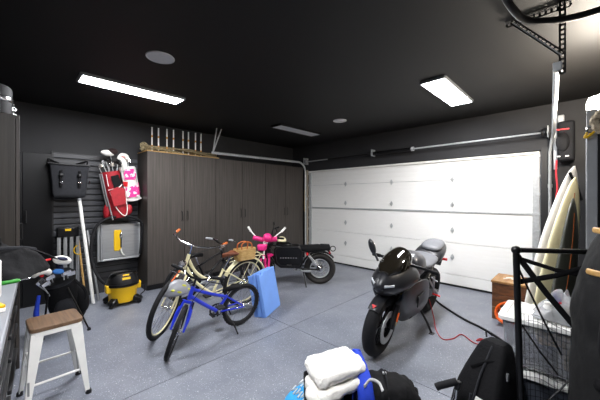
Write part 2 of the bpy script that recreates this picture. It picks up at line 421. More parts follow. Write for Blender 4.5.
m = MB(off=off); perf(m, (2.69, .06, 2.885), (2.69, .42, 2.885), (1, 0, 0)); perf(m, (2.71, .06, 2.875), (2.71, .42, 2.875), (0, 0, 1)); m.build('perforated_rail', pm, tR)
m = MB(off=off); perf(m, (2.66, .38, 2.87), (2.66, .10, 2.53), (0, 1, 1)); m.bx(0, 0, 0, 0, 0, 0) if False else None
m.build('perforated_brace', pm, tR)
MB(off=off).tube([(2.655, .375, 2.855), (2.655, .105, 2.525)], .004, 6).build('brace_edge', M['steel'], tR)
MB(off=off).bx(2.64, 2.70, .10, .15, 2.42, 2.48).build('clamp', M['steel'], tR, bevel=.005)
o = MB(off=(2.2, .2, 2.85)).tube([(1.98, .36, 2.9), (2.06, .36, 2.85), (2.24, .33, 2.77), (2.42, .27, 2.73), (2.54, .16, 2.73), (2.62, .02, 2.735), (2.66, -.14, 2.75), (2.70, -.30, 2.76), (2.72, -.42, 2.77)], .022, 10, sm=8).build('cable_conduit', M['black']); o.location = (2.2, .2, 2.85)
tag(o, 'black curved conduit hanging below the ceiling at top right', 'conduit')

t = thing('door_opener', 'black wall mounted garage door opener right of the white door', 'opener', (5.3, .2, 2.04)); off = t.location
MB(off=off).bx(5.22, 5.44, .075, .245, 2.05, 2.58).build('housing', M['rubber'], t, bevel=.03, seg=3)
MB(off=off).bx(5.214, 5.222, .13, .255, 2.46, 2.475).build('stripe', M['redbright'], t)
MB(off=off).ell((5.22, .195, 2.3), (.03, .07, .13)).build('cover_bulge', M['rubber'], t)
for y in (.15, .235): MB(off=off).bx(5.21, 5.225, y - .018, y + .018, 2.1, 2.115).build('light_marker', M['white'], t)
MB(off=off).bx(5.30, 5.36, .18, .25, 2.58, 2.68).build('motor_bracket', M['steel'], t, bevel=.01)
MB(off=off).tube([(5.24, .255, 2.06), (5.24, .262, 1.9), (5.24, .25, 1.7), (5.24, .26, 1.55)], .011, 6, sm=4).build('release_cord', mat('red release cord', 'c9343e', .7), t)
MB(off=off).bx(5.43, 5.5, .15, .24, 2.2, 2.4).build('mount_plate', M['steel'], t)

# ---------------------------------------------------------------- tall cabinets on the back wall
CY = 5.14; CH = 2.33
def cab(x0, x1, label):
    t = thing('storage_cabinet', label, 'cabinet', ((x0 + x1) / 2, (CY + Y1) / 2, 0), group='tall dark cabinets along the back wall'); off = t.location
    MB(off=off).bx(x0 + .002, x1 - .002, CY + .022, Y1 - .003, .1, CH).build('body', M['tallcab'], t, bevel=.002)
    MB(off=off).bx(x0 + .01, x1 - .01, CY + .07, Y1 - .02, 0, .1).build('toe_kick', M['black'], t)
    xm = (x0 + x1) / 2
    for a, b, hx in ((x0 + .003, xm - .003, xm - .05), (xm + .003, x1 - .003, xm + .05)):
        d = MB(off=off).bx(a, b, CY, CY + .02, .1, CH - .004).build('door', M['cabinet'], t, bevel=.0015)
        MB(off=off).tube([(hx, CY, 1.15), (hx, CY - .032, 1.155), (hx, CY - .032, 1.31), (hx, CY, 1.315)], .007, 6).build('handle', M['black'], d)
    return t
cab(1.666, 2.91, 'tall dark wood cabinet at the left end, nearest the golf bags')
cab(2.914, 4.15, 'middle tall dark wood cabinet of the three, behind the bicycles')
cab(4.154, 5.38, 'tall dark wood cabinet in the corner beside the garage door')
MB(off=(0, 0, 0)).bx(1.66, 2.98, CY + .0, Y1 - .01, CH, CH + .012).build('cabinet_top_board', M['woodtrim'])
o = bpy.data.objects['cabinet_top_board']; tag(o, 'thin pale board edge lying along the top of the left cabinets', 'board')
t = thing('barrier_net', 'tan folded barrier net with eight banded poles on the cabinet tops', 'net', (2.2, 5.35, CH + .012)); off = t.location
m = MB(off=off)
for k in range(6):
    pts = [(1.62 + .06 * random.random() + .2 * i, 5.33 + .08 * math.sin(i * 1.7 + k), CH + .03 + .018 * k + .012 * math.sin(i * 2.3 + k * 2)) for i in range(8)]
    m.tube(pts, .013, 5, sm=3)
m.tube([(1.66, 5.3, CH + .03), (1.64, 5.34, CH + .12), (1.70, 5.38, CH + .15), (1.78, 5.36, CH + .05)], .03, 6, sm=4)
m.build('folded_mesh', mat('tan mesh net', '8d8062', 0.9, noise=0.5, scale=(50, 50, 50), bump=0.6, bscale=80), t)
pm_, bm_ = mat('white pole plastic', 'f0efec', 0.4), mat('amber band', 'c98b33', 0.4)
for x, zt in ((1.807, 2.799), (1.915, 2.80), (2.06, 2.81), (2.176, 2.815), (2.352, 2.82), (2.457, 2.82), (2.596, 2.825), (2.708, 2.825)):
    p = MB(off=off).lathe([(.012, CH + .013), (.012, zt - .015), (.008, zt)], (x, 5.35, 0), n=10).build('pole', pm_, t)
    h = zt - CH
    for a, b in ((.2, .3), (.58, .66)): MB(off=off).lathe([(.0128, CH + h * a), (.0128, CH + h * b)], (x, 5.35, 0), n=10).build('band', bm_, p)
    MB(off=off).lathe([(.013, zt - .02), (.013, zt + .004)], (x, 5.35, 0), n=10).build('cap', M['black'], p)

# ---------------------------------------------------------------- slat panel
t = thing('slat_panel', 'dark grey slatted storage panel on the back wall', 'wall panel', (1.09, Y1, .25)); off = t.location
m = MB(off=off); m.bx(.52, 1.66, Y1 - .006, Y1 - .001, .25, 2.24); m.build('backing', M['black'], t)
m = MB(off=off); z = .25
while z < 2.2:
    rg = [[V(x, Y1 - .007, z + .004), V(x, Y1 - .02, z + .002), V(x, Y1 - .026, z + .012), V(x, Y1 - .026, z + .068), V(x, Y1 - .02, z + .076), V(x, Y1 - .007, z + .072)] for x in (.525, 1.655)]
    m.rings(rg); z += .0905
m.build('slat', mat('slate slat plastic', '3a3b3f', 0.4), t, ang=20)
MB(off=off).bx(.505, .525, Y1 - .03, Y1 - .001, .25, 2.245).build('end_trim', M['black'], t)
MB(off=off).tube([(.93, Y1 - .027, 1.9), (.93, Y1 - .05, 1.9), (.93, Y1 - .05, 1.86)], .006, 6).build('hook', M['chrome'], t)
MB(off=off).tube([(.96, Y1 - .027, 1.82), (.96, Y1 - .05, 1.82), (.96, Y1 - .05, 1.78)], .006, 6).build('hook', M['chrome'], t)
# ---------------------------------------------------------------- left side: tall cabinet and tool chest
t = thing('tall_cabinet', 'dark brown tall cabinet at the left edge of the room', 'cabinet', (-.25, 3.9, 0)); off = t.location
MB(off=off).bx(-.60, .075, 3.5, 4.4, 0.06, 2.27).build('body', M['tallcab'], t, bevel=.003)
MB(off=off).bx(-.58, .05, 3.53, 4.38, 0, .06).build('toe_kick', M['black'], t)
for a, b in ((3.502, 3.947), (3.953, 4.398)):
    d = MB(off=off).bx(.078, .102, a, b, .07, 2.265).build('door', M['cabinet'], t, bevel=.002)
    hy = b - .05 if a < 3.6 else a + .05
    MB(off=off).tube([(.102, hy, 1.15), (.13, hy, 1.15), (.13, hy, 1.3), (.102, hy, 1.3)], .007, 6).build('handle', M['black'], d)
t = thing('canister', 'black canister with a chrome band on top of the left cabinet', 'canister', (-.09, 3.66, 2.272)); 
MB().lathe([(.14, 0), (.15, .01), (.15, .23), (.14, .25), (.05, .255)], n=28).build('drum', M['rubber'], t)
MB().lathe([(.152, .115), (.156, .12), (.156, .15), (.152, .155)], n=28).build('band', M['chrome'], t)
MB().tube([(.06, -.139, .01), (.06, -.147, .24)], .012, 8).build('rib', M['steel'], t)
m = MB()
for k in range(4): m.torus((.158 + .004 * (k % 2), -.02, .10 - .028 * k), (0, 1, 0) if k % 2 else (1, 0, 0), .013, .004, 12, 6)
m.build('chain', M['chrome'], t)

RZ = -math.atan2(.106, 1.70)
t = thing('tool_chest', 'grey steel workbench tool chest with drawers along the left wall', 'tool chest', (.008, 1.72, 0), RZ)
# local: x to the right (front face at 0), y along the chest from -0.6 to 1.70
MB().bx(-.60, 0, -.7, 1.70, .955, 1.0).build('worktop', mat('grey coated worktop', '86898f', .45, noise=.06, scale=(6, 6, 6)), t, bevel=.006)
MB().bx(-.57, -.06, -.68, 1.66, .12, .955).build('body', M['greymetal'], t, bevel=.006)
MB().bx(-.54, -.10, -.62, 1.60, .0, .12).build('plinth', M['black'], t)
for yy in ((-.66, .09), (.11, .86), (.88, 1.64)):
    z = .14
    for h in (.2, .2, .14, .12, .10):
        d = MB().bx(-.062, -.045, yy[0], yy[1], z + .004, z + h - .006).build('drawer', M['alu'], t, bevel=.003)
        MB().bx(-.045, -.024, yy[0] + .02, yy[1] - .02, z + h - .05, z + h - .02).build('handle', M['black'], d, bevel=.006)
        z += h + .003

def lumpy(name, m, parent, cs, sub=1, warp=.06):
    b = MB()
    for c, d, r in cs: b.ell(c, d, r, 14, 8, warp)
    return b.build(name, m, parent, sub=sub, ang=180)
# a draped shell: height field over an outline, closed below
def drape(b, cx, cy, z0, rx, ry, h, n=28, rings=9, fold=.12, seed=1, p=2.2, k=5):
    rnd = random.Random(seed); ph = [rnd.uniform(0, 6.28) for _ in range(6)]; rg = []
    for i in range(rings + 1):
        q = 1 - i / rings; ring = []
        for j in range(n):
            a = 2 * math.pi * j / n
            e = 2 / p; ca, sa = math.cos(a), math.sin(a)
            x = math.copysign(abs(ca) ** e, ca); y = math.copysign(abs(sa) ** e, sa)
            s = max(q, .03) * (1 + fold * .35 * math.sin(k * a + ph[0]) * q)
            z = h * (1 - q ** 3) * (1 + fold * math.sin(3 * a + ph[1] + i) * .5) + fold * h * .6 * math.sin(7 * x * q + ph[2]) * (1 - q ** 4) * .6 + fold * h * .5 * math.sin(6 * y * q + 3 * x + ph[3]) * (1 - q ** 4)
            ring.append(V(cx + x * rx * s, cy + y * ry * s, z0 + max(z, 0)))
        rg.append(ring)
    base = [V(p_.x, p_.y, z0) for p_ in rg[0]]
    b.rings([base] + rg); return b
t = thing('duffel_bag', 'black crumpled bag lying on the far end of the tool chest', 'bag', (-.02, 3.05, 1.0))
b = MB(); drape(b, 0, 0, 0, .27, .36, .2, fold=.28, seed=4); wrinkle(b.build('body', M['cloth'], t, sub=2, ang=180), .08, .03)
b = MB(); b.rings([[V(.02, .1, .16), V(.02, .28, .15), V(.02, .28, .12), V(.02, .1, .13)], [V(.14, .12, .17), V(.14, .3, .15), V(.14, .3, .125), V(.14, .12, .14)], [V(.26, .13, .11), V(.26, .27, .09), V(.26, .27, .07), V(.26, .13, .08)], [V(.36, .14, .03), V(.36, .22, .02), V(.36, .22, .005), V(.36, .14, .01)]]); b.build('flap', M['cloth'], t, sub=2, ang=180)
MB().tube([(-.26, -.1, .14), (-.1, -.2, .2), (.1, -.14, .19), (.2, 0, .15)], .014, 6, sm=5, flat=.5).build('strap', M['greycloth'], t)
MB().tube([(.235, .0, .03), (.255, .02, .05), (.29, .03, .055)], .009, 6, sm=4).build('zip_pull', M['redbright'], t)
t = thing('spray_tub', 'white tub on the tool chest at the left edge', 'tub', (-.055, 2.32, 1.0))
MB().lathe([(.045, 0), (.05, .01), (.05, .2), (.03, .225), (.03, .26)], n=20).build('body', M['white'], t)
MB().lathe([(.034, .255), (.034, .29), (.0, .292)], n=16).build('cap', M['white'], t)
t = thing('sandpaper_block', 'small yellow topped block on the tool chest below the white tub', 'block', (-.03, 2.03, 1.0), .3)
MB().bx(-.03, .03, -.04, .04, 0, .02).build('pad', M['fabricwhite'], t, bevel=.004); MB().bx(-.03, .03, -.04, .04, .021, .035).build('top', M['yellow'], t, bevel=.004)
t = thing('screwdriver', 'green handled screwdriver lying on the tool chest by the bag', 'screwdriver', (.035, 2.63, 1.012), .25)
MB().lathe([(.010, -.06), (.014, -.05), (.011, 0), (.014, .03), (.008, .045)], (0, 0, .0), (1, 0, 0), 10).build('handle', mat('green plastic', '2f8f2b', .4), t)
MB().cyl((-.06, 0, 0), (-.1, 0, 0), .013, n=10).build('end_cap', M['black'], t); MB().cyl((.04, 0, 0), (.10, 0, 0), .004, n=8).build('shaft', M['chrome'], t)

# ---------------------------------------------------------------- stool
t = thing('bar_stool', 'white metal stool with a walnut seat beside the tool chest', 'stool', (.285, 2.99, 0), .04)
SH = .60
b = MB()
def rr(x, y, rad, z, n=5):
    out = []
    for sx, sy, a0 in ((1, 1, 0), (-1, 1, 90), (-1, -1, 180), (1, -1, 270)):
        for i in range(n + 1):
            a = R(a0 + 90 * i / n); out.append(V(sx * (x - rad) + rad * math.cos(a), sy * (y - rad) + rad * math.sin(a), z))
    return out
b.rings([rr(.155, .15, .035, SH - .03), rr(.158, .153, .037, SH - .027), rr(.158, .153, .037, SH - .004), rr(.154, .149, .034, SH)])
b.build('seat', M['seatwood'], t, ang=30)
b = MB(); b.rings([rr(.152, .147, .03, SH - .065), rr(.152, .147, .03, SH - .031)]); b.build('seat_apron', M['white'], t, ang=30)
for sx in (-1, 1):
    for sy in (-1, 1):
        T = V(sx * .13, sy * .125, SH - .045); B = V(sx * .185, sy * .18, .02)
        def ring(c, w_): return [c + V(sx * (w_ * .35), sy * (-w_), 0), c + V(sx * w_ * .38, sy * w_ * .38, 0), c + V(sx * -w_, sy * w_ * .35, 0), c + V(sx * -w_ * .9, sy * w_ * .1, 0), c + V(sx * -w_ * .1, sy * -w_ * .1, 0), c + V(sx * .1 * w_, sy * -w_ * .9, 0)]
        l = MB().rings([ring(T, .055), ring(T.lerp(B, .5), .038), ring(B, .022)]).build('leg', M['white'], t, bevel=.004)
        MB().lathe([(.02, 0), (.022, .006), (.018, .03)], (B.x, B.y, 0), n=12).build('foot_cap', M['black'], l)
def legp(sx, sy, k): return V(sx * .13, sy * .125, SH - .045).lerp(V(sx * .185, sy * .18, .02), k)
for (a, b_, k) in (((-1, -1), (1, -1), .66), ((-1, 1), (1, 1), .62), ((-1, -1), (-1, 1), .4), ((1, -1), (1, 1), .4)):
    MB().tube([legp(*a, k), legp(*b_, k)], .009, 8).build('crossbar', M['white'], t)
MB().bx(-.172, -.160, -.178, -.17, .10, .24).build('leg_slot', M['greymetal'], t)

# ---------------------------------------------------------------- golf gear
def club(label, grip, head, kind, group=None):
    g, h = Vector(grip), Vector(head)
    t = thing('golf_club', label, 'golf club', g, group=group); d = (h - g); L = d.length; u = d.normalized(); side = u.cross(V(0, -1, 0)).normalized(); fr = side.cross(u)
    MB().tube([V(0, 0, 0), u * L], .006, 6).build('shaft', M['steel'], t)
    c = u * L
    b = MB()
    if kind == 'iron':
        b.rings([[c + side * (x - .005) + u * (z - .012) + fr * (y * k) for y, z in ((-.008, 0), (.008, 0), (.004, .045 + x * .2), (-.004, .045 + x * .2))] for x, k in ((0, 1), (.03, 1.1), (.06, 1), (.078, .5))]); b.build('head', M['chrome'], t, bevel=.004)
    elif kind == 'cover':
        b.ell(c + side * .035 + u * .03, (.085, .055, .05), (0, .3, 0)); b.build('head_cover', M['white'], t, ang=180)
        b = MB(); b.ell(c + side * .04 + u * .055 - V(0, .012, 0), (.05, .05, .02), (0, .3, 0)); b.build('cover_patch', M['navy'], t, ang=180)
        b = MB(); b.lathe([(.028, -.02), (.032, -.08), (.026, -.15)], c + u * .0, u, 12); b.build('cover_sock', M['navy'], t)
    elif kind == 'putter':
        b.tube([c, c + u * .05 + side * -.02, c + u * .065 + side * -.08, c + u * .03 + side * -.13], [.03, .036, .032, .018], 8, sm=4); b.build('head_cover', M['fabricwhite'], t, ang=180)
        b = MB(); b.tube([c + u * .04 + side * -.075, c + u * .0 + side * -.06], [.014, .02], 8); b.build('cover_lining', M['redbright'], t)
    elif kind == 'band':
        b.ell(c + u * .03 + side * -.03, (.10, .05, .05)); b.build('head_cover', M['fabricwhite'], t, ang=180)
        b = MB(); b.ell(c + u * .05 + side * .04, (.075, .062, .055)); b.build('cover_band', mat('dark brown knit', '2a1a1a', .9), t, ang=180)
    elif kind == 'wood':
        b.ell(c + side * .03, (.055, .045, .028)); b.build('head', M['satin'], t, ang=180)
    return t
# black stand bag on the floor
base = V(.60, 4.62, .02); top = V(.43, 4.27, .66); ax = (top - base).normalized()
t = thing('golf_stand_bag', 'black golf stand bag propped on two legs by the tool chest', 'golf bag', (.6, 4.62, 0), group=None); off = V(.6, 4.62, 0)
s_ = V(1, 0, 0) - ax * ax.x; s_.normalize(); q_ = ax.cross(s_)
def brings(b, base, ax, s_, q_, prof, n=20):
    b.rings([[base + ax * h + s_ * (r * math.cos(2 * math.pi * j / n) * ex) + q_ * (r * math.sin(2 * math.pi * j / n)) for j in range(n)] for r, h, ex in prof]); return b
L = (top - base).length
b = MB(off=off); brings(b, base, ax, s_, q_, [(.12, .04, 1.2), (.135, .08, 1.25), (.13, L * .5, 1.25), (.125, L * .85, 1.2), (.135, L * .97, 1.2), (.13, L, 1.2), (.115, L - .01, 1.2), (.10, L - .15, 1.2)]); b.build('body', M['cloth'], t, ang=50)
b = MB(off=off); b.ell(base + ax * .32 - s_ * -.15 + V(0, -.03, 0), (.08, .09, .2), (.25, -.2, 0)); b.build('side_pocket', M['cloth'], t, ang=180)
b = MB(off=off); b.ell(base + ax * .26 + V(-.02, -.14, 0), (.11, .06, .17), (.45, -.2, 0)); b.build('front_pocket', M['greycloth'], t, ang=180)
b = MB(off=off); brings(b, base, ax, s_, q_, [(.136, L * .93, 1.2), (.142, L * .95, 1.2), (.142, L * .98, 1.2), (.136, L, 1.2)]); b.build('collar', M['satin'], t)
MB(off=off).tube([base + ax * L * .9 + V(.14, -.05, 0), base + ax * L * .6 + V(.2, -.12, .02), base + ax * L * .3 + V(.15, -.1, 0)], .016, 6, sm=5, flat=.5).build('strap', M['cloth'], t)
for p0, p1 in (((.49, 4.23, .60), (.707, 4.152, .012)), ((.36, 4.26, .56), (.30, 4.22, .012))):
    l = MB(off=off).tube([p0, p1], .009, 8).build('leg', M['satin'], t)
    MB(off=off).lathe([(.018, 0), (.02, .01), (.012, .03)], (p1[0], p1[1], 0), n=10).build('foot', M['rubber'], l)
b = MB(off=off); b.tube([(.27, 4.18, .50), (.25, 4.2, .3), (.27, 4.25, .15)], [.015, .025, .02], 10, sm=4); b.build('towel', M['royal'], t)
def incl(k, dx, dy): return base + ax * k + V(dx, dy, 0)
GC = 'golf clubs in the black stand bag'
club('white and navy covered driver in the black stand bag', incl(.12, .03, .02), (.43, 4.13, .83), 'cover', GC)
club('white hooked putter cover in the black stand bag', incl(.12, -.03, .0), (.35, 4.12, .74), 'putter', GC)
for k, (x, y, z) in enumerate(((.30, 4.15, .60), (.33, 4.12, .67), (.47, 4.13, .70), (.51, 4.16, .68), (.26, 4.17, .62))):
    club(['iron leaning lowest at the left of the black stand bag', 'iron just under the hooked putter cover', 'iron right of the navy driver cover', 'rightmost iron in the black stand bag', 'iron sticking out farthest left of the stand bag'][k], incl(.12, -.05 + .025 * k, .02), (x, y, z), 'iron', GC)
o = MB(off=(.42, 4.1, .75)).ell((.425, 4.115, .745), (.05, .03, .03), (0, .2, 0)).build('head_cover', mat('light blue knit', '3e7fd0', .8), ang=180); o.location = (.42, 4.1, .75)
tag(o, 'light blue knit club cover between the white covers of the stand bag', 'club cover')

# red bag hung on the slat panel
def hung_bag(name, label, T, B, r, mats, extras):
    T, B = Vector(T), Vector(B); t = thing(name, label, 'golf bag', B, group=None); off = B; ax = (T - B).normalized(); L = (T - B).length
    s_ = (V(1, 0, 0) - ax * ax.x).normalized(); q_ = ax.cross(s_)
    b = MB(off=off); brings(b, B, ax, s_, q_, [(r * .9, 0, 1), (r, .03, 1), (r * .96, L * .4, 1), (r * .92, L * .8, 1), (r * 1.02, L * .95, 1), (r, L, 1), (r * .86, L - .01, 1), (r * .8, L - .12, 1)]); b.build('body', mats[0], t, ang=50)
    return t, off, ax, s_, q_, L
t, off, ax, s_, q_, L = hung_bag('red_golf_bag', 'red and black golf bag hanging on the slat panel', (1.20, 5.44, 1.97), (1.345, 5.44, 1.24), .135, (M['red'],), None)
P = lambda k, a, r=.14: V(1.345, 5.44, 1.24) + ax * (L * k) + s_ * (math.cos(a) * r) + q_ * (math.sin(a) * r)
FR = math.atan2(q_.dot(V(0, -1, 0)), s_.dot(V(0, -1, 0)))
def patch(name, m_, pts, r=.142, thick=.012):   # (height fraction, angle from the front) outline wrapped round the bag
    b = MB(off=off); n = len(pts); b.rings([[P(k, FR + a, r) for k, a in pts], [P(k, FR + a, r + thick) for k, a in pts]]); return b.build(name, m_, t, bevel=.004)
sg = 1 if P(.5, FR + .5).x > P(.5, FR).x else -1
pt = lambda L_: [(k, sg * a) for k, a in L_]
patch('ball_pocket', M['red'], pt([(.25, -.5), (.28, .5), (.6, .75), (.66, .1), (.6, -.55)]), .138, .05)
patch('mesh_panel', M['cloth'], pt([(.66, -.2), (.62, .5), (.72, .75), (.92, .6), (.90, -.25)]), .14, .006)
patch('black_yoke', M['cloth'], pt([(.62, .9), (.98, .95), (.98, 1.5), (.5, 1.4)]), .14, .006)
for k in range(2):
    b = MB(off=off); b.tube([P(.98, FR + sg * (-1.0 - .28 * k), .16), P(.5, FR + sg * (-1.0 - .28 * k), .165), P(-.02 + .15 * k, FR + sg * (-.9 - .28 * k), .165)], .011, 8); b.build('stand_leg', M['alu'], t)
for pts in ([(.58, -.62), (.22, -.35), (.02, .25), (.2, .75), (.62, .8)], [(.62, -.75), (.64, .2), (.7, .82)], [(.95, -.6), (.7, -.65)]):
    MB(off=off).tube([P(k, FR + sg * a, .155 if k < .6 else .148) for k, a in pts], .006, 6, sm=4).build('piping', M['white'], t)
MB(off=off).ell(P(.2, FR - sg * 1.5, .15), (.06, .07, .15), (0, .15, 0)).build('side_pocket', M['red'], t, ang=180)
MB(off=off).ell(P(.12, FR + sg * 1.2, .14), (.055, .05, .09), (0, .15, 0)).build('shoe_pocket', M['red'], t, ang=180)
MB(off=off).tube([P(.9, FR + sg * 1.6, .14), P(.7, FR + sg * 2.0, .2), P(.4, FR + sg * 1.7, .15)], .018, 6, sm=4, flat=.5).build('strap', M['cloth'], t)
MB(off=off).tube([P(.93, FR + math.pi, .13), (1.22, 5.6, 2.0)], .012, 6).build('hook', M['steel'], t)
RC = 'golf clubs in the red hanging bag'
gp = lambda i: P(.25, FR + i, .06)
for k, (x, y, z, kd, lb) in enumerate(((1.20, 5.40, 2.24, 'band', 'white driver cover with a dark knit band above the red bag'), (1.09, 5.40, 2.10, 'iron', 'leftmost iron standing in the red hanging bag'), (1.13, 5.38, 2.14, 'wood', 'black headed wood second from left in the red bag'), (1.05, 5.42, 2.03, 'iron', 'lowest iron at the left of the red bag'), (1.17, 5.37, 2.06, 'iron', 'short iron in front of the white driver cover'), (1.30, 5.40, 2.12, 'wood', 'black wood at the right of the red bag'))):
    club(lb, gp(k), (x, y, z), kd, RC)
o = MB(off=(1.3, 5.42, 2.05)).tube([(1.30, 5.40, 2.21), (1.36, 5.37, 2.17), (1.39, 5.37, 2.08), (1.40, 5.38, 1.99)], [.025, .04, .042, .03], 10, sm=5, flat=.6).build('hand_towel', M['fabricwhite'], ang=180); o.location = (1.3, 5.42, 2.05)
tag(o, 'white towel draped over the clubs of the red golf bag', 'towel')

# pink and white kids bag
t, off, ax, s_, q_, L = hung_bag('pink_golf_bag', 'pink and white patterned golf bag hanging right of the red one', (1.45, 5.47, 2.07), (1.53, 5.47, 1.53), .115, (M['white'],), None)
P = lambda k, a, r=.12: V(1.53, 5.47, 1.53) + ax * (L * k) + s_ * (math.cos(a) * r) + q_ * (math.sin(a) * r)
FR = math.atan2(q_.dot(V(0, -1, 0)), s_.dot(V(0, -1, 0))); sg = 1 if P(.5, FR + .5).x > P(.5, FR).x else -1
blot = mat('pink floral print', 'ea3d97', .6, noise=.3, scale=(15, 15, 15))
rp_ = [n for n in blot.node_tree.nodes if n.type == 'VALTORGB'][0].color_ramp
rp_.elements[0].position = .54; rp_.elements[1].position = .60; rp_.elements[0].color = lin('e5308c'); rp_.elements[1].color = lin('f4e9ee')
patch('flower_pocket', blot, pt([(.62, -.7), (.58, .5), (.75, .8), (.92, .5), (.93, -.4), (.8, -.75)]), .118, .02)
patch('lower_pocket', blot, pt([(.08, -.7), (.06, .45), (.3, .65), (.42, .3), (.36, -.75)]), .118, .035)
patch('side_pocket', M['redbright'], pt([(.42, -.95), (.40, -.55), (.55, -.4), (.56, -1.0)]), .118, .02)
patch('lower_pocket', blot, pt([(.3, .72), (.1, .85), (.2, 1.3), (.5, 1.2)]), .118, .02)
MB(off=off).tube([P(.0, FR - 1.2, .13), P(-.03, FR, .14), P(.0, FR + 1.2, .13)], .016, 8, sm=4).build('base_rim', M['white'], t)
for a in (-.95, .95): MB(off=off).tube([P(.97, FR + a, .125), P(.5, FR + a, .127), P(.02, FR + a, .125)], .007, 6).build('piping', M['white'], t)
MB(off=off).tube([P(.95, FR + math.pi, .11), (1.46, 5.6, 2.07)], .012, 6).build('hook', M['steel'], t)
club('kids club with a white and pink head above the pink bag', P(.3, FR, .02), (1.45, 5.43, 2.2), 'putter', None)
club('kids iron standing in the pink golf bag', P(.3, FR + 1, .03), (1.42, 5.42, 2.15), 'iron', None)

# black tote
t = thing('tote_bag', 'large black tote bag hanging at the left of the slat panel', 'bag', (.685, 5.46, 1.55))
b = MB()
def sq(x, y, z, sag=0, n=6):
    o = []
    for i in range(n): o.append(V(-x + 2 * x * i / n, -y - .02 * math.sin(math.pi * i / n), z - sag * math.sin(math.pi * i / n)))
    for i in range(n): o.append(V(x, -y + 2 * y * i / n, z))
    for i in range(n): o.append(V(x - 2 * x * i / n, y, z - sag * math.sin(math.pi * i / n)))
    for i in range(n): o.append(V(-x, y - 2 * y * i / n, z))
    return o
b.rings([sq(.185, .09, .0), sq(.195, .10, .02), sq(.21, .115, .3), sq(.232, .125, .47, .01), sq(.238, .125, .5, .015), sq(.21, .115, .5, .015), sq(.19, .1, .3), sq(.18, .09, .04)])
b.build('body', M['greycloth'], t, sub=1, ang=60)
m = MB(); m.tube(sq(.239, .127, .49, .012), .013, 8, closed=True); m.build('rim', M['black'], t)
for s in (-1, 1):
    l = MB().bx(s * .105 - .016, s * .105 + .016, -.15, -.12, .16, .40).build('strap', M['cloth'], t, bevel=.004)
    MB().ell((s * .105, -.16, .33), (.028, .02, .028)).build('buckle', M['black'], l, ang=180)
    MB().bx(s * .105 - .02, s * .105 + .02, -.165, -.13, .21, .235).build('buckle', M['chrome'], l, bevel=.004)
    MB().tube([(s * .21, -.02, .48), (s * .23, .04, .56), (s * .18, .12, .55), (s * .1, .145, .52)], .012, 6, sm=4).build('handle', M['cloth'], t)

# ---------------------------------------------------------------- tubes, sawhorse, table saw, vacuum
def pole(name, label, cat, a, b_, r, m_, cap=None, n=14):
    t = thing(name, label, cat, b_); d = Vector(a) - Vector(b_)
    MB().tube([V(0, 0, r * .3), d], r, n).build('shaft', m_, t)
    if cap: MB().tube([d * .985, d * 1.008], r * 1.12, n).build('end_cap', cap, t)
    return t
pole('plastic_pipe', 'white pipe leaning on the slat panel below the black tote', 'pipe', (.79, 5.33, 1.53), (.925, 5.12, 0), .023, M['white'], M['greymetal'])
pole('metal_tube', 'thin grey tube leaning at the right of the white pipe', 'tube', (.915, 5.53, 1.06), (1.01, 5.22, 0), .017, M['alu'], M['black'])
pole('wood_stick', 'thin pale wooden stick leaning behind the white pipe', 'stick', (.80, 5.57, 1.05), (.86, 5.27, 0), .014, M['woodtrim'])
t = thing('sawhorse', 'folded sawhorse with black top and four grey legs under the tote', 'sawhorse', (.67, 5.42, 0)); off = t.location
MB(off=off).bx(.54, .80, 5.38, 5.5, .98, 1.12).build('top_beam', M['satin'], t, bevel=.015)
MB(off=off).bx(.63, .70, 5.372, 5.382, 1.07, 1.1).build('top_label', M['yellow'], t)
for i, x in enumerate((.565, .637, .709, .781)):
    l = MB(off=off).bx(x - .021, x + .021, 5.40, 5.44, .03, .98).bx(x - .006, x + .006, 5.394, 5.40, .05, .96).build('leg', M['alu'], t, bevel=.005)
    MB(off=off).bx(x - .025, x + .025, 5.39, 5.45, 0, .04).build('foot', M['rubber'], l, bevel=.006)
MB(off=off).torus((.80, 5.37, .78), (0, 1, 0), .07, .007, 24, 6, arc=(math.pi * .9, math.pi * 1.9)).build('tie_strap', M['yellow'], t)
t = thing('table_saw', 'grey portable table saw hung flat on the slat panel', 'table saw', (1.33, 5.5, .57)); off = t.location
MB(off=off).bx(1.10, 1.625, 5.44, 5.475, .575, 1.125).build('table_top', M['alu'], t, bevel=.006)
MB(off=off).bx(1.14, 1.58, 5.476, 5.605, .62, 1.09).build('base_housing', M['satin'], t, bevel=.02)
for x in (1.045, 1.085): MB(off=off).bx(x - .016, x + .016, 5.415, 5.47, .55, 1.13).build('fence_rail', M['greymetal'], t, bevel=.006)
MB(off=off).bx(1.62, 1.645, 5.43, 5.48, .575, 1.13).build('side_rail', M['steel'], t, bevel=.005)
MB(off=off).bx(1.03, 1.63, 5.425, 5.478, .545, .572).build('lower_rail', M['steel'], t, bevel=.005)
pl = MB(off=off); pl.prism([(-.045 + .045 * (1 - math.cos(R(a))) * 0 + x, z) for x, z, a in ((-.045, -.17, 0), (.045, -.17, 0), (.055, -.14, 0), (.055, .14, 0), (.045, .17, 0), (-.045, .17, 0), (-.055, .14, 0), (-.055, -.14, 0))], lambda a, b, d: V(1.355 + a, 5.436 + d, .86 + b), .012); pl = pl.build('blade_insert', M['yellow'], t, bevel=.006)
MB(off=off).bx(1.345, 1.365, 5.422, 5.43, .74, .99).build('insert_slot', M['black'], pl)
MB(off=off).ell((1.355, 5.424, .93), (.022, .006, .05)).build('riving_knife', M['chrome'], pl)
MB(off=off).tube([(1.35, 5.42, .72), (1.36, 5.415, .66), (1.395, 5.415, .61)], .012, 6).build('push_stick', M['white'], t)

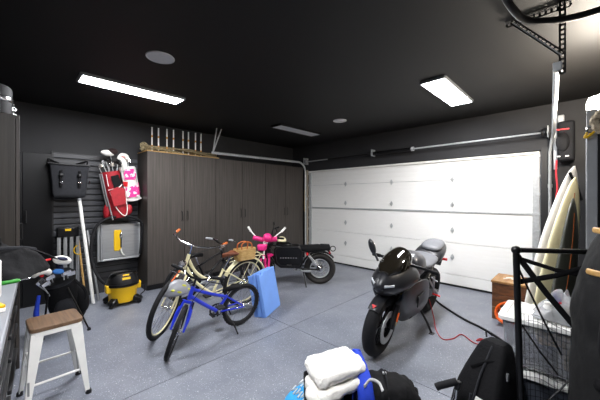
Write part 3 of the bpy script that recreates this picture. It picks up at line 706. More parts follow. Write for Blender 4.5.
t = thing('shop_vacuum', 'yellow and black shop vacuum on the floor beside the cabinets', 'vacuum', (1.235, 4.86, 0))
MB().lathe([(.165, .05), (.175, .06), (.195, .28), (.20, .285)], n=32).build('drum', M['yellow'], t, ang=30)
MB().lathe([(.21, .28), (.215, .285), (.215, .315), (.205, .32)], n=32).build('rim', M['satin'], t, ang=30)
hd = MB().lathe([(.2, .32), (.195, .36), (.17, .42), (.15, .45), (.05, .46), (.001, .46)], n=28).build('motor_head', M['black'], t, ang=30)
MB().tube([(-.17, -.02, .41), (-.14, -.09, .46), (0, -.12, .485), (.14, -.09, .46), (.17, -.02, .41)], .017, 8, sm=4).build('handle', M['satin'], hd)
MB().box((0, -.185, .40), (.10, .012, .03), (R(-22), 0, 0)).build('head_label', M['yellow'], hd)
MB().box((.0, -.168, .445), (.08, .012, .02), (R(-30), 0, 0)).build('head_label', M['yellow'], hd)
for s in (-1, 1): MB().bx(s * .19 - .035, s * .19 + .035, -.09, .02, .2, .31).build('latch', M['yellow'], t, bevel=.012)
for a in (40, 140, 220, 320):
    c_, s2 = math.cos(R(a)), math.sin(R(a))
    f = MB().rings([[V(c_ * r - s2 * w2, s2 * r + c_ * w2, z) for w2, z in ((-wd, .05), (wd, .05), (wd * .8, h), (-wd * .8, h))] for r, wd, h in ((.12, .06, .14), (.2, .06, .12), (.26, .045, .085))]).build('foot', M['satin'], t, bevel=.01)
    MB().tube([(c_ * .235 - s2 * .014, s2 * .235 + c_ * .014, .027), (c_ * .235 + s2 * .014, s2 * .235 - c_ * .014, .027)], .027, 14).build('caster', M['black'], f)
MB().tube([(-.06, .20, .24), (-.2, .28, .3), (-.29, .42, .55), (-.30, .46, .85), (-.24, .48, 1.1), (-.1, .49, 1.22), (.08, .49, 1.255), (.27, .49, 1.23), (.41, .5, 1.12), (.42, .52, .9), (.4, .55, .6)], .02, 10, sm=8).build('hose', M['rubber'], t)
MB().tube([(.2, -.02, .2), (.27, -.05, .23), (.28, -.06, .14), (.23, -.05, .09), (.26, -.02, .03)], .008, 6, sm=5).build('power_cord', M['black'], t)
# ---------------------------------------------------------------- bicycles (local x forward, y left, z up, rear contact at the origin)
def steer(top, bot, deg):
    a = (Vector(top) - Vector(bot)).normalized()
    return Matrix.Translation(Vector(bot)) @ Matrix.Rotation(R(deg), 4, a) @ Matrix.Translation(-Vector(bot))
def wheel(root, S, c, Rr, tr, rimm, name='wheel', spokes=18, disc=0, fat=1.0, hubr=.02, tyre=None, knob=0, rimr=None):
    c = Vector(c)
    w_ = MB(S).torus(c, (0, 1, 0), Rr - tr, tr, 44, 10, flat=fat).build(name, tyre or M['rubber'], root, ang=60)
    if knob:
        b = MB(S)
        for i in range(knob):
            a = 2 * math.pi * i / knob
            for s in (-1, 0, 1):
                aa = a + s * .04; d = V(math.cos(aa), 0, math.sin(aa))
                b.box(c + d * (Rr - tr * (.0 if s == 0 else .12)) + V(0, s * tr * .5 * fat, 0), (tr * .35, tr * .34 * fat, tr * .32), (0, -aa, 0))
        tr_ = b.build('tread', M['rubber'], w_)
    rr = rimr or (Rr - 2 * tr)
    MB(S).torus(c, (0, 1, 0), rr - .006, .011, 40, 8, flat=.9 * max(1, fat)).build('rim', rimm, w_)
    b = MB(S)
    for i in range(spokes):
        a = 2 * math.pi * i / spokes; a2 = a + (.5 if i % 2 else -.5); s = .022 if i % 4 < 2 else -.022
        b.tube([c + V(math.cos(a2) * hubr, s, math.sin(a2) * hubr), c + V(math.cos(a) * (rr - .01), 0, math.sin(a) * (rr - .01))], .0018, 4)
    b.build('spokes', M['chrome'], w_)
    MB(S).lathe([(hubr * .6, -.05), (hubr, -.035), (hubr * 1.4, -.03), (hubr * .8, -.02), (hubr * .8, .02), (hubr * 1.4, .03), (hubr, .035), (hubr * .6, .05)], c, (0, 1, 0), 14).build('hub', M['chrome'], w_)
    if disc: MB(S).lathe([(disc * .55, -.048), (disc, -.048), (disc, -.044), (disc * .55, -.044)], c, (0, 1, 0), 28, loop=True).build('brake_disc', M['steel'], w_)
    return w_
def fender(root, S, c, Rr, a0, a1, wdt, m_, name='fender'):
    c = Vector(c); rg = []
    for i in range(25):
        a = R(a0 + (a1 - a0) * i / 24); d = V(math.cos(a), 0, math.sin(a))
        rg.append([c + d * (Rr + r) + V(0, y, 0) for y, r in ((-wdt, -.012), (-wdt * .7, .006), (0, .014), (wdt * .7, .006), (wdt, -.012), (wdt * .7, .0), (0, .008), (-wdt * .7, .0))])
    return MB(S).rings(rg).build(name, m_, root, ang=50)
def saddle(root, x, z, L, W, m_, post_to, tilt=0):
    b = MB(); rg = []
    for k, (w2, h) in enumerate(((.25, 0), (.9, .0), (1.0, .008), (.8, .006), (.42, 0), (.26, 0), (.2, -.004), (.1, -.01))):
        xx = x - L / 2 + L * k / 7; ww = W / 2 * w2; zt = z + h + tilt * (k / 7 - .5)
        rg.append([V(xx, ww * math.cos(a), zt + (.022 if math.sin(a) > 0 else .04) * math.sin(a)) for a in [2 * math.pi * j / 14 for j in range(14)]])
    o = b.rings(rg).build('saddle', m_, root, sub=1, ang=180)
    MB().tube([(x, 0, z - .03), post_to], .013, 10).build('seat_post', M['chrome'], root)
    return o
def crank(root, bb, L, ringr, ang=30, guard=None):
    bb = Vector(bb)
    c = MB().lathe([(ringr, -.004), (ringr, .004), (ringr * .75, .004), (ringr * .75, -.004)], bb + V(0, -.04, 0), (0, 1, 0), 28, loop=True).build('chainring', guard or M['steel'], root)
    b = MB(); b.tube([bb + V(0, -.06, 0), bb + V(0, .06, 0)], .018, 12); b.build('bottom_bracket', M['black'], root)
    for s in (-1, 1):
        a = R(ang + (180 if s > 0 else 0)); e = bb + V(math.cos(a) * L, s * .075, math.sin(a) * L)
        k = MB().tube([bb + V(0, s * .06, 0), e], .010, 8).build('crank_arm', M['steel'], root)
        MB().box(e + V(0, s * .055, 0), (.08, .085, .022)).build('pedal', M['black'], k, bevel=.005)
    return c
def bike(name, label, loc, rz, lean, sp):
    t = thing(name, label, 'bicycle', loc, rz, None, rx=-R(lean))
    Rr, wb, fm = sp['R'], sp['wb'], sp['m']
    S = steer(sp['ht'], sp['hb'], sp['steer'])
    wheel(t, Matrix(), (0, 0, Rr), Rr, sp['tr'], sp['rim'], knob=sp.get('knob', 0), spokes=sp.get('sp', 20), fat=sp.get('fat', 1))
    wheel(t, S, (wb, 0, Rr), Rr, sp['tr'], sp['rim'], knob=sp.get('knob', 0), spokes=sp.get('sp', 20), fat=sp.get('fat', 1))
    b = MB()
    for pts, r in sp['frame']: b.tube(pts, r, 10, sm=6 if len(pts) > 2 else 0)
    hb, ht = Vector(sp['hb']), Vector(sp['ht'])
    b.tube([hb, ht], .021, 12)
    bb, sc_ = Vector(sp['bb']), Vector(sp['sc'])
    b.tube([bb, sc_], .016, 10)
    for s in (-1, 1):
        b.tube([bb + V(-.03, s * .03, 0), V(.02, s * .06, Rr)], .009, 8); b.tube([sc_ + V(0, s * .02, -.02), V(.0, s * .06, Rr)], .008, 8)
    b.build('frame', fm, t)
    c = V(wb, 0, Rr); crown = hb + (hb - ht).normalized() * .03
    f = MB(S); fk = sp.get('fw', .055)
    for s in (-1, 1): f.tube([crown + V(0, s * fk * .75, 0), crown.lerp(c, .5) + V(.0, s * fk, 0), c + V(-.005, s * fk, 0)], [sp.get('fr', .013), sp.get('fr', .013), .009], 8, sm=4)
    f.tube([crown + V(0, -fk, 0), crown + V(0, fk, 0)], .017, 8); f.build('fork', fm, t)
    if 'fork2' in sp:
        f = MB(S)
        for s in (-1, 1): f.tube([crown + V(0, s * fk * .85, .01), crown.lerp(c, .45) + V(0, s * fk, 0)], .015, 8)
        f.build('fork_upper', sp['fork2'], t)
    b = MB(S); b.tube([ht, ht + (ht - hb).normalized() * .06, Vector(sp['bar'][len(sp['bar']) // 2])], .012, 8); b.build('stem', sp.get('stemm', M['chrome']), t)
    hbar = MB(S).tube(sp['bar'], .0115, 8, sm=6).build('handlebar', sp.get('barm', M['chrome']), t)
    for s, e in ((0, 1), (-1, -2)):
        p0 = Vector(sp['bar'][s]); d = (Vector(sp['bar'][e]) - p0).normalized()
        MB(S).tube([p0 - d * .01, p0 + d * .01, p0 + d * .11, p0 + d * .115], [.014, .018, .016, .012], 10).build('grip', sp['grip'], hbar)
        q = p0 + d * .15
        MB(S).tube([q, q + V(.05, 0, -.02), p0 + V(.055, 0, -.03)], .006, 6, sm=4).build('brake_lever', M['chrome'], hbar)
    MB(S).tube([Vector(sp['bar'][1]) + V(.03, 0, 0), ht + V(.12, .1, .06), hb + V(.08, .05, .05), V(wb - .1, .05, Rr * 1.9)], .004, 5, sm=6).build('brake_cable', M['black'], t)
    saddle(t, *sp['sad'], sp['sadm'], sc_)
    crank(t, bb, sp['cr'], sp['ring'], sp.get('ca', 200), sp.get('guard'))
    b = MB(); s0 = V(0, -.045, Rr)
    for s in (1, -1): b.tube([bb + V(0, -.045, s * sp['ring'] * .95), s0 + V(0, 0, s * .035)], .005, 4)
    b.build('chain', M['black'], t)
    MB().tube([bb + V(-.08, .05, -.02), bb + V(-.14, .15, -bb.z * .5), bb + V(-.17, .20 + bb.z * .0, -bb.z + .035)], .010, 6).build('kickstand', M['black'], t)
    if 'fend' in sp:
        fender(t, Matrix(), (0, 0, Rr), Rr + .015, sp['fend'][0], sp['fend'][1], sp['tr'] + .012, fm)
        b = MB()
        for s in (-1, 1): b.tube([V(0, s * .06, Rr), V(math.cos(R(150)) * (Rr + .02), s * .035, Rr + math.sin(R(150)) * (Rr + .02))], .003, 5)
        b.build('fender_stay', M['chrome'], t)
    return t, S

c_sp = dict(R=.345, wb=1.2, tr=.026, m=M['cream'], rim=M['cream'], steer=42, ht=(.85, 0, .87), hb=(.90, 0, .68), bb=(.50, 0, .29), sc=(.36, 0, .60), sp=24,
    frame=[([(.86, 0, .82), (.76, 0, .64), (.62, 0, .52), (.48, 0, .48), (.41, 0, .49)], .02), ([(.885, 0, .73), (.77, 0, .53), (.62, 0, .38), (.50, 0, .29)], .02)],
    bar=[(.50, .33, 1.00), (.64, .31, 1.0), (.78, .2, .99), (.83, .08, .985), (.84, 0, .985), (.83, -.08, .985), (.78, -.2, .99), (.64, -.31, 1.0), (.50, -.33, 1.0)],
    grip=M['tan'], sad=(.26, .80, .27, .2), sadm=M['brown'], cr=.16, ring=.09, fend=(25, 200), fw=.06, fr=.013)
tC, SC = bike('cruiser_bicycle', 'cream step-through cruiser bicycle with brown saddle and tan grips', (2.43, 3.53, 0.004), math.pi, 7, c_sp)
b = MB()
for s in (-1, 1):
    b.tube([(.3, s * .04, .69), (.1, s * .07, .73), (-.26, s * .07, .73)], .006, 6); b.tube([(-.2, s * .07, .73), (0, s * .065, .36)], .005, 6)
for x in (-.24, -.1, .05): b.tube([(x, -.07, .73), (x, .07, .73)], .005, 6)
b.build('rear_rack', M['cream'], tC)
MB(SC).lathe([(.0, -.03), (.03, -.03), (.045, .0), (.04, .035), (.0, .04)], (.98, 0, .80), (1, 0, 0), 18).build('bell_lamp', M['chrome'], tC)
# helmet hung at the front of the cruiser, basket on its rack
t = thing('bike_helmet', 'grey and yellow helmet hanging over the front wheel of the cream bicycle', 'helmet', (1.345, 3.22, .495))
b = MB(); rg = []
for i in range(9):
    a = i * math.pi / 2 / 8; rg.append([V(.155 * math.cos(a) * math.cos(c) if i < 8 else .01 * math.cos(c), (.11 * math.cos(a) if i < 8 else .01) * math.sin(c), .15 * math.sin(a)) for c in [2 * math.pi * j / 20 for j in range(20)]])
b.rings(rg); b.build('shell', mat('pearl grey shell', '8f9196', .35, noise=.06, scale=(8, 8, 8)), t, ang=180)
hm = mat('lime graphic', 'c8c83c', .4)
for x, z in ((-.07, .06), (.05, .09), (.1, .04), (-.01, .035)): MB().ell((x, -.105 * math.sqrt(max(0, 1 - (x / .155) ** 2 - (z / .15) ** 2)) - .0, z), (.028, .008, .013), (0, .4, 0)).build('graphic', hm, t, ang=180)
MB().tube([(-.06, .0, .14), (.0, .02, .19), (.05, .03, .245)], .009, 6, sm=4, flat=.5).build('strap', M['orange'], t)
MB().tube([(.15, 0, .02), (.2, -.03, .12), (.17, 0, .24)], .006, 6, sm=4).build('chin_strap', M['black'], t)
t = thing('wicker_basket', 'tan wicker basket with leather handles on the cream bicycle rack', 'basket', (2.38, 3.41, .685), 0)
b = MB(); b.rings([rr(.15, .08, .05, z) if False else [V(p.x * k, p.y * k, z) for p in rr(.15, .08, .05, 0)] for k, z in ((.88, 0), (.93, .01), (1, .13), (1.04, .16), (1.0, .16), (.92, .12), (.85, .02))]); b.build('body', M['wicker'], t, ang=35)
b = MB()
for i in range(12):
    z = .012 + .012 * i; b.tube([V(p.x * (.93 + .07 * z / .13) * 1.01, p.y * (.93 + .07 * z / .13) * 1.02, z) for p in rr(.15, .08, .05, 0)], .006, 5, closed=True)
b.build('weave', M['wicker'], t)
for y in (-.06, .06): MB().tube([(-.085, y, .13), (-.08, y * .8, .22), (0, y * .6, .25), (.08, y * .8, .22), (.085, y, .13)], .009, 7, sm=5).build('handle', M['tan'], t)

b_sp = dict(R=.258, wb=.87, tr=.021, m=M['blue'], rim=M['black'], steer=54, ht=(.63, 0, .63), hb=(.67, 0, .50), bb=(.33, 0, .27), sc=(.21, 0, .43), knob=34, sp=18,
    frame=[([(.64, 0, .60), (.43, 0, .50), (.215, 0, .41)], .017), ([(.66, 0, .53), (.50, 0, .40), (.33, 0, .27)], .021)],
    bar=[(.56, .27, .76), (.59, .17, .76), (.61, .07, .72), (.615, 0, .715), (.61, -.07, .72), (.59, -.17, .76), (.56, -.27, .76)],
    grip=M['rubber'], barm=M['satin'], stemm=M['satin'], sad=(.16, .51, .24, .14), sadm=M['cloth'], cr=.12, ring=.07, fw=.062, fr=.02, guard=M['black'], fork2=M['satin'], ca=250)
bike('kids_bicycle', 'bright blue childrens mountain bicycle standing in front of the cream one', (2.02, 3.0, 0.004), math.pi, 8, b_sp)
k_sp = dict(R=.28, wb=.85, tr=.022, m=M['satin'], rim=M['black'], steer=15, ht=(.61, 0, .70), hb=(.66, 0, .54), bb=(.34, 0, .28), sc=(.23, 0, .52), sp=16,
    frame=[([(.62, 0, .67), (.24, 0, .5)], .017), ([(.65, 0, .57), (.34, 0, .28)], .02)],
    bar=[(.57, .29, .88), (.61, .18, .87), (.61, 0, .80), (.61, -.18, .87), (.57, -.29, .88)], grip=mat('pale grey grip', 'a5a7ab', .6), barm=M['satin'], sad=(.18, .68, .25, .14), sadm=M['cloth'], cr=.13, ring=.075, fw=.05)
bike('black_bicycle', 'small black bicycle half hidden between the cream one and the cabinets', (1.88, 4.28, .004), 0, -4, k_sp)

# blue folded foam mat leaning behind the blue bicycle
t = thing('foam_mat', 'periwinkle blue folded foam mat standing behind the blue bicycle', 'mat', (2.56, 3.06, 0), math.atan2(.205, .436), rx=-R(11))
def pad(y0, y1, x0, x1, z0, z1, name):
    b = MB(); b.prism([(x0, z0), (x1, z0), (x1, z1), (x0 + .13, z1 - .0), (x0 + .12, z1 - .03), (x0 + .04, z1 - .035), (x0 + .035, z1), (x0, z1)], lambda a, c, d: V(a, (y0 + y1) / 2 + d, c), y1 - y0)
    return b.build(name, M['foam'], t, bevel=.012, seg=3)
pad(-.05, .0, -.24, .24, .01, .56, 'panel'); pad(.006, .06, -.25, .235, .012, .565, 'panel'); pad(.066, .12, -.245, .23, .012, .55, 'panel')
MB().bx(-.235, .235, -.045, .115, .0, .0115).build('fold_seam', M['foam'], t)

# ---------------------------------------------------------------- black electric moped
t = thing('electric_moped', 'black electric moped bike with long bench seat near the garage corner', 'moped', (3.99, 3.40, .004), math.atan2(4.18 - 3.40, 3.26 - 3.99), rx=-R(5)); EB = t
wb = 1.12; RE = .285
S = steer((.86, 0, .78), (.93, 0, .58), 12)
gold_tire = mat('brown edged tyre rubber', '1d1a18', .75, noise=.25, scale=(50, 50, 50))
def moto_wheel(c, S, nm):
    w_ = wheel(t, S, c, RE, .048, M['satin'], nm, spokes=28, disc=.1, fat=1.1, hubr=.045, tyre=gold_tire)
    MB(S).torus(c, (0, 1, 0), RE - .115, .012, 36, 8).build('rim_edge', M['woodtrim'] if False else M['steel'], w_)
moto_wheel((0, 0, RE), Matrix(), 'wheel'); moto_wheel((wb, 0, RE), S, 'wheel')
fender(t, Matrix(), (0, 0, RE), RE + .03, 20, 140, .06, M['satin'])
fender(t, S, (wb, 0, RE), RE + .03, 50, 150, .06, M['satin'])
b = MB()
for s in (-1, 1):
    b.tube([(0, s * .085, RE), (.25, s * .08, .30), (.36, s * .06, .31)], .016, 8); b.tube([(.02, s * .085, RE + .02), (.18, s * .07, .5), (.25, s * .06, .58)], .011, 8)
    b.tube([(-.08, s * .06, .62), (.35, s * .06, .60), (.86, s * .03, .72)], .016, 8); b.tube([(.36, s * .06, .31), (.72, s * .05, .33), (.91, s * .02, .62)], .016, 8)
b.tube([(.86, 0, .78), (.93, 0, .58)], .03, 12); b.build('frame', M['satin'], t)
b = MB(S)
for s in (-1, 1): b.tube([(.855, s * .075, .82), (wb, s * .085, RE)], .02, 10)
for p in ((.87, .78), (.915, .65)): b.box((p[0], 0, p[1]), (.06, .19, .03))
b.build('fork', M['satin'], t)
b = MB()
b.prism([(.33, .31), (.70, .31), (.80, .39), (.82, .64), (.76, .715), (.36, .715), (.30, .65), (.30, .39)], lambda a, c, d: V(a, d, c), .19)
tank = b.build('battery_case', M['satin'], t, bevel=.025, seg=3)
for s in (-1, 1):
    b = MB()
    b.tube([(.36, s * .1, .36), (.68, s * .1, .36), (.755, s * .1, .42), (.79, s * .1, .63), (.74, s * .1, .69), (.38, s * .1, .69), (.33, s * .1, .64), (.33, s * .1, .42)], .008, 6, closed=True); b.build('case_rib', M['black'], tank)
    for k in range(7): MB().ell((.42 + .045 * k, s * .098, .5), (.012, .006, .007)).build('rivet', M['greymetal'], tank)
MB().ell((.64, 0, .72), (.15, .10, .06), (0, -.08, 0)).build('top_tank', M['satin'], t, ang=180)
b = MB(); rg = []
for x, w2, z, h in ((-.19, .05, .665, .02), (-.17, .085, .67, .05), (-.02, .1, .67, .055), (.0, .1, .668, .045), (.03, .1, .665, .055), (.2, .105, .655, .055), (.36, .09, .655, .05), (.42, .06, .66, .03)):
    rg.append([V(x, w2 * math.copysign(abs(math.cos(a)) ** .6, math.cos(a)), z + h * math.copysign(abs(math.sin(a)) ** .6, math.sin(a))) for a in [2 * math.pi * j / 16 for j in range(16)]])
b.rings(rg); b.build('seat', M['cloth'], t, ang=50)
MB().torus((-.235, 0, .645), (0, 1, 0), .045, .008, 20, 6).build('grab_loop', M['satin'], t)
MB().bx(-.19, -.16, -.045, .045, .56, .6).build('tail_light', M['red'], t, bevel=.008)
MB().tube([(-.13, 0, .62), (-.2, 0, .55)], .012, 6).build('tail_bracket', M['satin'], t)
for s in (-1, 1):
    sh = MB().tube([(.05, s * .10, .36), (.20, s * .09, .56)], .022, 10).build('shock', M['chrome'], t)
    c = []
    for i in range(64): a = i * .785; c.append(V(.07 + .12 * i / 63, s * .097, .385 + .16 * i / 63) + V(math.cos(a) * .028, math.sin(a) * .028, 0))
    MB().tube(c, .005, 5).build('spring', M['redbright'] if False else M['steel'], sh)
MB().ell((.225, .085, .57), (.02, .015, .03)).build('red_cap', M['redbright'], t)
crank(t, (.42, 0, .29), .15, .07, 215)
MB().tube([(.30, .08, .3), (.26, .2, .12), (.24, .25, .03)], .012, 8).build('kickstand', M['satin'], t)
MB().bx(.16, .34, -.012 + .09, .03 + .09, .25, .285).build('chain_guard', M['alu'], t, bevel=.008)
MB(S).lathe([(.0, .0), (.05, .0), (.085, .05), (.088, .075), (.08, .08), (.0, .085)], (.93, 0, .75), (1, 0, 0), 22).build('headlight', M['white'], t)
hb = MB(S).tube([(.70, .37, .93), (.80, .27, .92), (.84, .1, .87), (.845, 0, .85), (.84, -.1, .87), (.80, -.27, .92), (.70, -.37, .93)], .012, 8, sm=5).build('handlebar', M['satin'], t)
for s in (-1, 1): MB(S).tube([(.69, s * .38, .93), (.775, s * .305, .923)], .018, 10).build('grip', M['rubber'], hb)
MB(S).tube([(.845, 0, .80), (.845, 0, .86)], .02, 8).build('stem', M['satin'], t)
for s in (-1, 1):
    mr = MB(S).tube([(.82, s * .2, .90), (.80, s * .22, .98), (.79, s * .24, 1.02)], .006, 6).build('mirror_stalk', M['satin'], hb)
    MB(S).ell((.79, s * .25, 1.04), (.014, .06, .04)).build('mirror', M['satin'], hb, ang=180)
b = MB()
for s in (-1, 1): b.tube([(.8, s * .05, .85), (.9, s * .12, .75), (.86, s * .1, .6), (.74, s * .04, .55)], .006, 5, sm=5)
b.build('cable', M['black'], t)
o = thing('half_helmet', 'cream half helmet resting on the black moped tank', 'helmet', (3.46, 3.83, .785), .9)
b = MB(); b.rings([[V((.105 * math.cos(a) if i < 7 else .004) * math.cos(c), (.085 * math.cos(a) if i < 7 else .004) * math.sin(c), .085 * math.sin(a)) for c in [2 * math.pi * j / 20 for j in range(20)]] for i, a in enumerate([k * math.pi / 14 for k in range(8)])]); b.build('shell', M['cream'], o, ang=180)
b = MB(); b.rings([[V(.08, -.06, .012), V(.08, .06, .012), V(.08, .06, .02), V(.08, -.06, .02)], [V(.15, -.04, .004), V(.15, .04, .004), V(.15, .04, .010), V(.15, -.04, .010)]]); b.build('visor', M['cream'], o)
# pink childs scooter bike parked behind the moped handlebar
t = thing('pink_scooter', 'hot pink childs bicycle with white grips beside the black moped', 'bicycle', (3.21, 3.90, .004), R(215))
for x in (-.22, .36): wheel(t, Matrix(), (x, 0, .2), .2, .022, M['white'], spokes=14)
b = MB(); b.tube([(-.22, 0, .2), (0, 0, .22), (.14, 0, .36), (.28, 0, .62)], .022, 8, sm=4); b.tube([(0, 0, .22), (-.06, 0, .5)], .02, 8)
b.tube([(.36, .04, .2), (.29, .04, .56)], .012, 8); b.tube([(.36, -.04, .2), (.29, -.04, .56)], .012, 8); b.build('frame', M['pink'], t)
b = MB(); b.tube([(.29, 0, .55), (.23, 0, .84)], .016, 8); b.build('stem', M['white'], t)
hb = MB().tube([(.12, .29, 1.0), (.17, .22, .95), (.22, .08, .84), (.22, -.08, .84), (.17, -.22, .95), (.12, -.29, 1.0)], .011, 8, sm=4).build('handlebar', M['white'], t)
for s in (-1, 1): MB().tube([(.10, s * .325, 1.05), (.14, s * .265, .98)], .019, 10).build('grip', M['white'], hb)
MB().ell((.27, .06, .90), (.075, .075, .07)).build('bar_pad', M['pink'], t, ang=180)
MB().tube([(.19, .2, .87), (.21, 0, .85), (.19, -.2, .88)], .04, 10, sm=4).build('bar_pad', M['pink'], t, ang=180)
b = MB(); b.rings([[V(.30 + d, y * k, z) for y, z in ((-.06, .70), (.06, .70), (.08, .80), (-.08, .80))] for d, k in ((0, .9), (.03, 1), (.09, 1), (.11, .9))]); b.build('front_box', M['pink'], t, bevel=.02)
saddle(t, -.08, .54, .2, .14, M['pink'], (-.06, 0, .5))
# ---------------------------------------------------------------- black sport motorcycle (local x forward, rear contact at the origin)
M['fair'] = mat('satin black fairing', '1c1d22', 0.38, coat=0.15)
M['screen'] = mat('smoked windscreen', '1a1712', 0.06, coat=0.8)
M['seatgrey'] = mat('grey seat vinyl', '6d6f75', 0.5, noise=.06, scale=(20, 20, 20))
t = thing('motorcycle', 'black sport motorcycle on its side stand in front of the garage door', 'motorcycle', (4.05, 1.575, .003), math.pi + R(4.0), rx=-R(9)); DU = t
WB = 1.46; RW = .31
I4 = Matrix()
w_ = wheel(t, I4, (WB, 0, RW), RW, .062, M['satin'], 'wheel', spokes=0, hubr=.03, fat=1.0, rimr=.2)
def mag(c, w_):
    for k in range(5):
        a = 2 * math.pi * k / 5; d = V(math.cos(a), 0, math.sin(a)); n = V(-math.sin(a), 0, math.cos(a))
        b = MB(); 
        for s in (-.012, .012): b.tube([Vector(c) + d * .03 + n * s, Vector(c) + d * .19 + n * s * 2.2], .010, 6)
        b.build('spoke', M['satin'], w_)
for o in list(w_.children):
    if o.name.startswith('spokes'): bpy.data.objects.remove(o)
mag((WB, 0, RW), w_)
w2 = wheel(t, I4, (0, 0, RW), RW, .062, M['satin'], 'wheel', spokes=0, hubr=.04, fat=1.5, rimr=.2)
for o in list(w2.children):
    if o.name.startswith('spokes'): bpy.data.objects.remove(o)
mag((0, 0, RW), w2)
for s in (-1, 1): MB().lathe([(.10, -.004), (.16, -.004), (.16, .004), (.10, .004)], (WB, s * .075, RW), (0, 1, 0), 32, loop=True).build('brake_disc', M['steel'], w_)
for s in (-1, 1):
    f = MB().tube([(WB - .02, s * .10, RW - .01), (WB - .13, s * .10, .62)], [.026, .03], 12).build('fork_leg', M['black'], t)
    MB().tube([(WB - .125, s * .10, .60), (WB - .22, s * .10, .86)], .025, 12).build('fork_tube', M['gold'], f)
    MB().box((WB - .10, s * .09, RW + .06), (.07, .05, .12), (0, .4, 0)).build('caliper', M['gold'], f, bevel=.01)
MB().box((WB - .055, .135, .42), (.022, .012, .09), (0, -.25, 0)).build('reflector', M['orange'], t, bevel=.004)
fn = fender(t, I4, (WB, 0, RW), RW + .012, 42, 150, .058, M['fair'], 'front_mudguard')
MB().prism([(-.022, .012), (.022, .012), (0, -.022)], lambda a, b, d: V(WB + .228 + d * .7 - b * .65, a, RW + .252 + d * .7 + b * .72), .008).build('red_arrow', M['redbright'], fn)
def loft(secs, n=20, top=.75, bot=.9):
    rg = []
    for x, zb, zt, w1 in secs:
        zc = zb + (zt - zb) * .45; r = []
        for j in range(n):
            a = 2 * math.pi * j / n; ca, sa = math.cos(a), math.sin(a)
            e = top if sa > 0 else bot
            r.append(V(x, w1 * math.copysign(abs(ca) ** e, ca), zc + (zt - zc if sa > 0 else zc - zb) * math.copysign(abs(sa) ** e, sa)))
        rg.append(r)
    return rg
b = MB(); b.rings(loft([(1.665, .715, .745, .015), (1.65, .69, .78, .045), (1.60, .65, .84, .10), (1.52, .62, .89, .145), (1.42, .60, .925, .175), (1.30, .60, .945, .195), (1.18, .62, .935, .20), (1.08, .66, .91, .19), (1.03, .68, .87, .17)], 24, 1.15, 1.2))
b.build('front_fairing', M['fair'], t, sub=1, ang=180)
for s in (-1, 1):
    b = MB(); b.rings([[V(1.625 - .075 * k, s * (.055 + .085 * k), z + .012 * k) for z in ()] or [V(1.648 - .10 * k - d, s * (.052 + .085 * k + o), .755 + .015 * k + h) for d, o, h in ((0, .002, .010), (0, .002, -.012), (.03, -.02, -.012), (.03, -.02, .010))] for k in (0, .27, .5, .75)])
    b.build('headlight', mat('headlight glass', 'cfd3d8', .1), t, bevel=.003)
b = MB(); b.rings([[V(1.652, s_, z) for s_, z in ((-.05, .70), (.05, .70), (.045, .725), (-.045, .725))], [V(1.60, s_, z) for s_, z in ((-.06, .69), (.06, .69), (.055, .72), (-.055, .72))]]); b.build('air_intake', M['black'], t, bevel=.006)
rg = []
for x, z0, zt, w1 in ((1.57, .85, .87, .05), (1.50, .87, .925, .10), (1.42, .88, .975, .125), (1.33, .89, 1.02, .135), (1.24, .91, 1.05, .13), (1.20, .93, 1.055, .12)):
    rg.append([V(x, w1 * math.cos(a), z0 + (zt - z0) * max(0, math.sin(a)) ** .8) for a in [math.pi * j / 12 for j in range(13)]] + [V(x, w1 * .9 * math.cos(a), z0 - .01 + (zt - z0 - .01) * max(0, math.sin(a)) ** .8) for a in [math.pi * (12 - j) / 12 for j in range(13)]])
b = MB(); b.rings(rg); b.build('windscreen', M['screen'], t, ang=50)
for s in (-1, 1):
    rg = []; nx, ns = 12, 10
    st = [(1.40, .70, .52, .165), (1.30, .70, .38, .19), (1.15, .74, .26, .205), (.95, .74, .18, .205), (.75, .70, .15, .215), (.58, .60, .16, .19), (.46, .48, .2, .15)]
    for x, zt, zb, w1 in st:
        o, i_ = [], []
        for k in range(ns):
            q = k / (ns - 1); y = w1 * (.93 + .12 * math.sin(q * 2.4)) * (1 - .72 * q ** 3.2)
            o.append(V(x + .05 * (1 - q), s * y, zt + (zb - zt) * q)); i_.append(V(x + .05 * (1 - q), s * (y - .012), zt + (zb - zt) * q))
        rg.append(o + i_[::-1])
    b = MB(); b.rings(rg); sf = b.build('side_fairing', M['fair'], t, sub=1, ang=60)
    MB().prism([(1.12, .58), (.92, .60), (.98, .48), (1.1, .46)], lambda a, c, d: V(a, s * (.212 + d), c), .012).build('side_vent', M['black'], sf, bevel=.004)
b = MB(); b.rings(loft([(1.10, .70, .90, .10), (1.05, .68, .955, .15), (.95, .68, .985, .165), (.82, .68, .975, .16), (.72, .70, .92, .13), (.66, .72, .85, .10), (.64, .74, .81, .08)], 20))
b.build('fuel_tank', M['seatgrey'] if False else mat('satin tank with reflected light', '3a3b41', .35, coat=.2), t, sub=1, ang=180)  # tank colour lightened to grey for the light it reflects
b = MB(); b.rings(loft([(.70, .74, .80, .12), (.60, .74, .82, .15), (.45, .755, .84, .165), (.34, .78, .865, .155), (.28, .8, .88, .14)], 20)); b.build('seat', M['seatgrey'], t, sub=1, ang=180)
b = MB(); b.rings(loft([(.40, .735, .78, .14), (.32, .74, .86, .165), (.2, .76, .91, .175), (.05, .80, .95, .165), (-.10, .85, .965, .135), (-.22, .885, .955, .09), (-.27, .90, .94, .04)], 20)); tc_ = b.build('tail_cowl', M['fair'], t, sub=1, ang=180)
b = MB(); b.rings(loft([(.26, .88, .93, .11), (.16, .88, .975, .13), (.02, .90, 1.0, .125), (-.12, .92, 1.0, .095), (-.20, .93, .98, .06)], 18)); b.build('pillion_pad', M['seatgrey'], t, sub=1, ang=180)
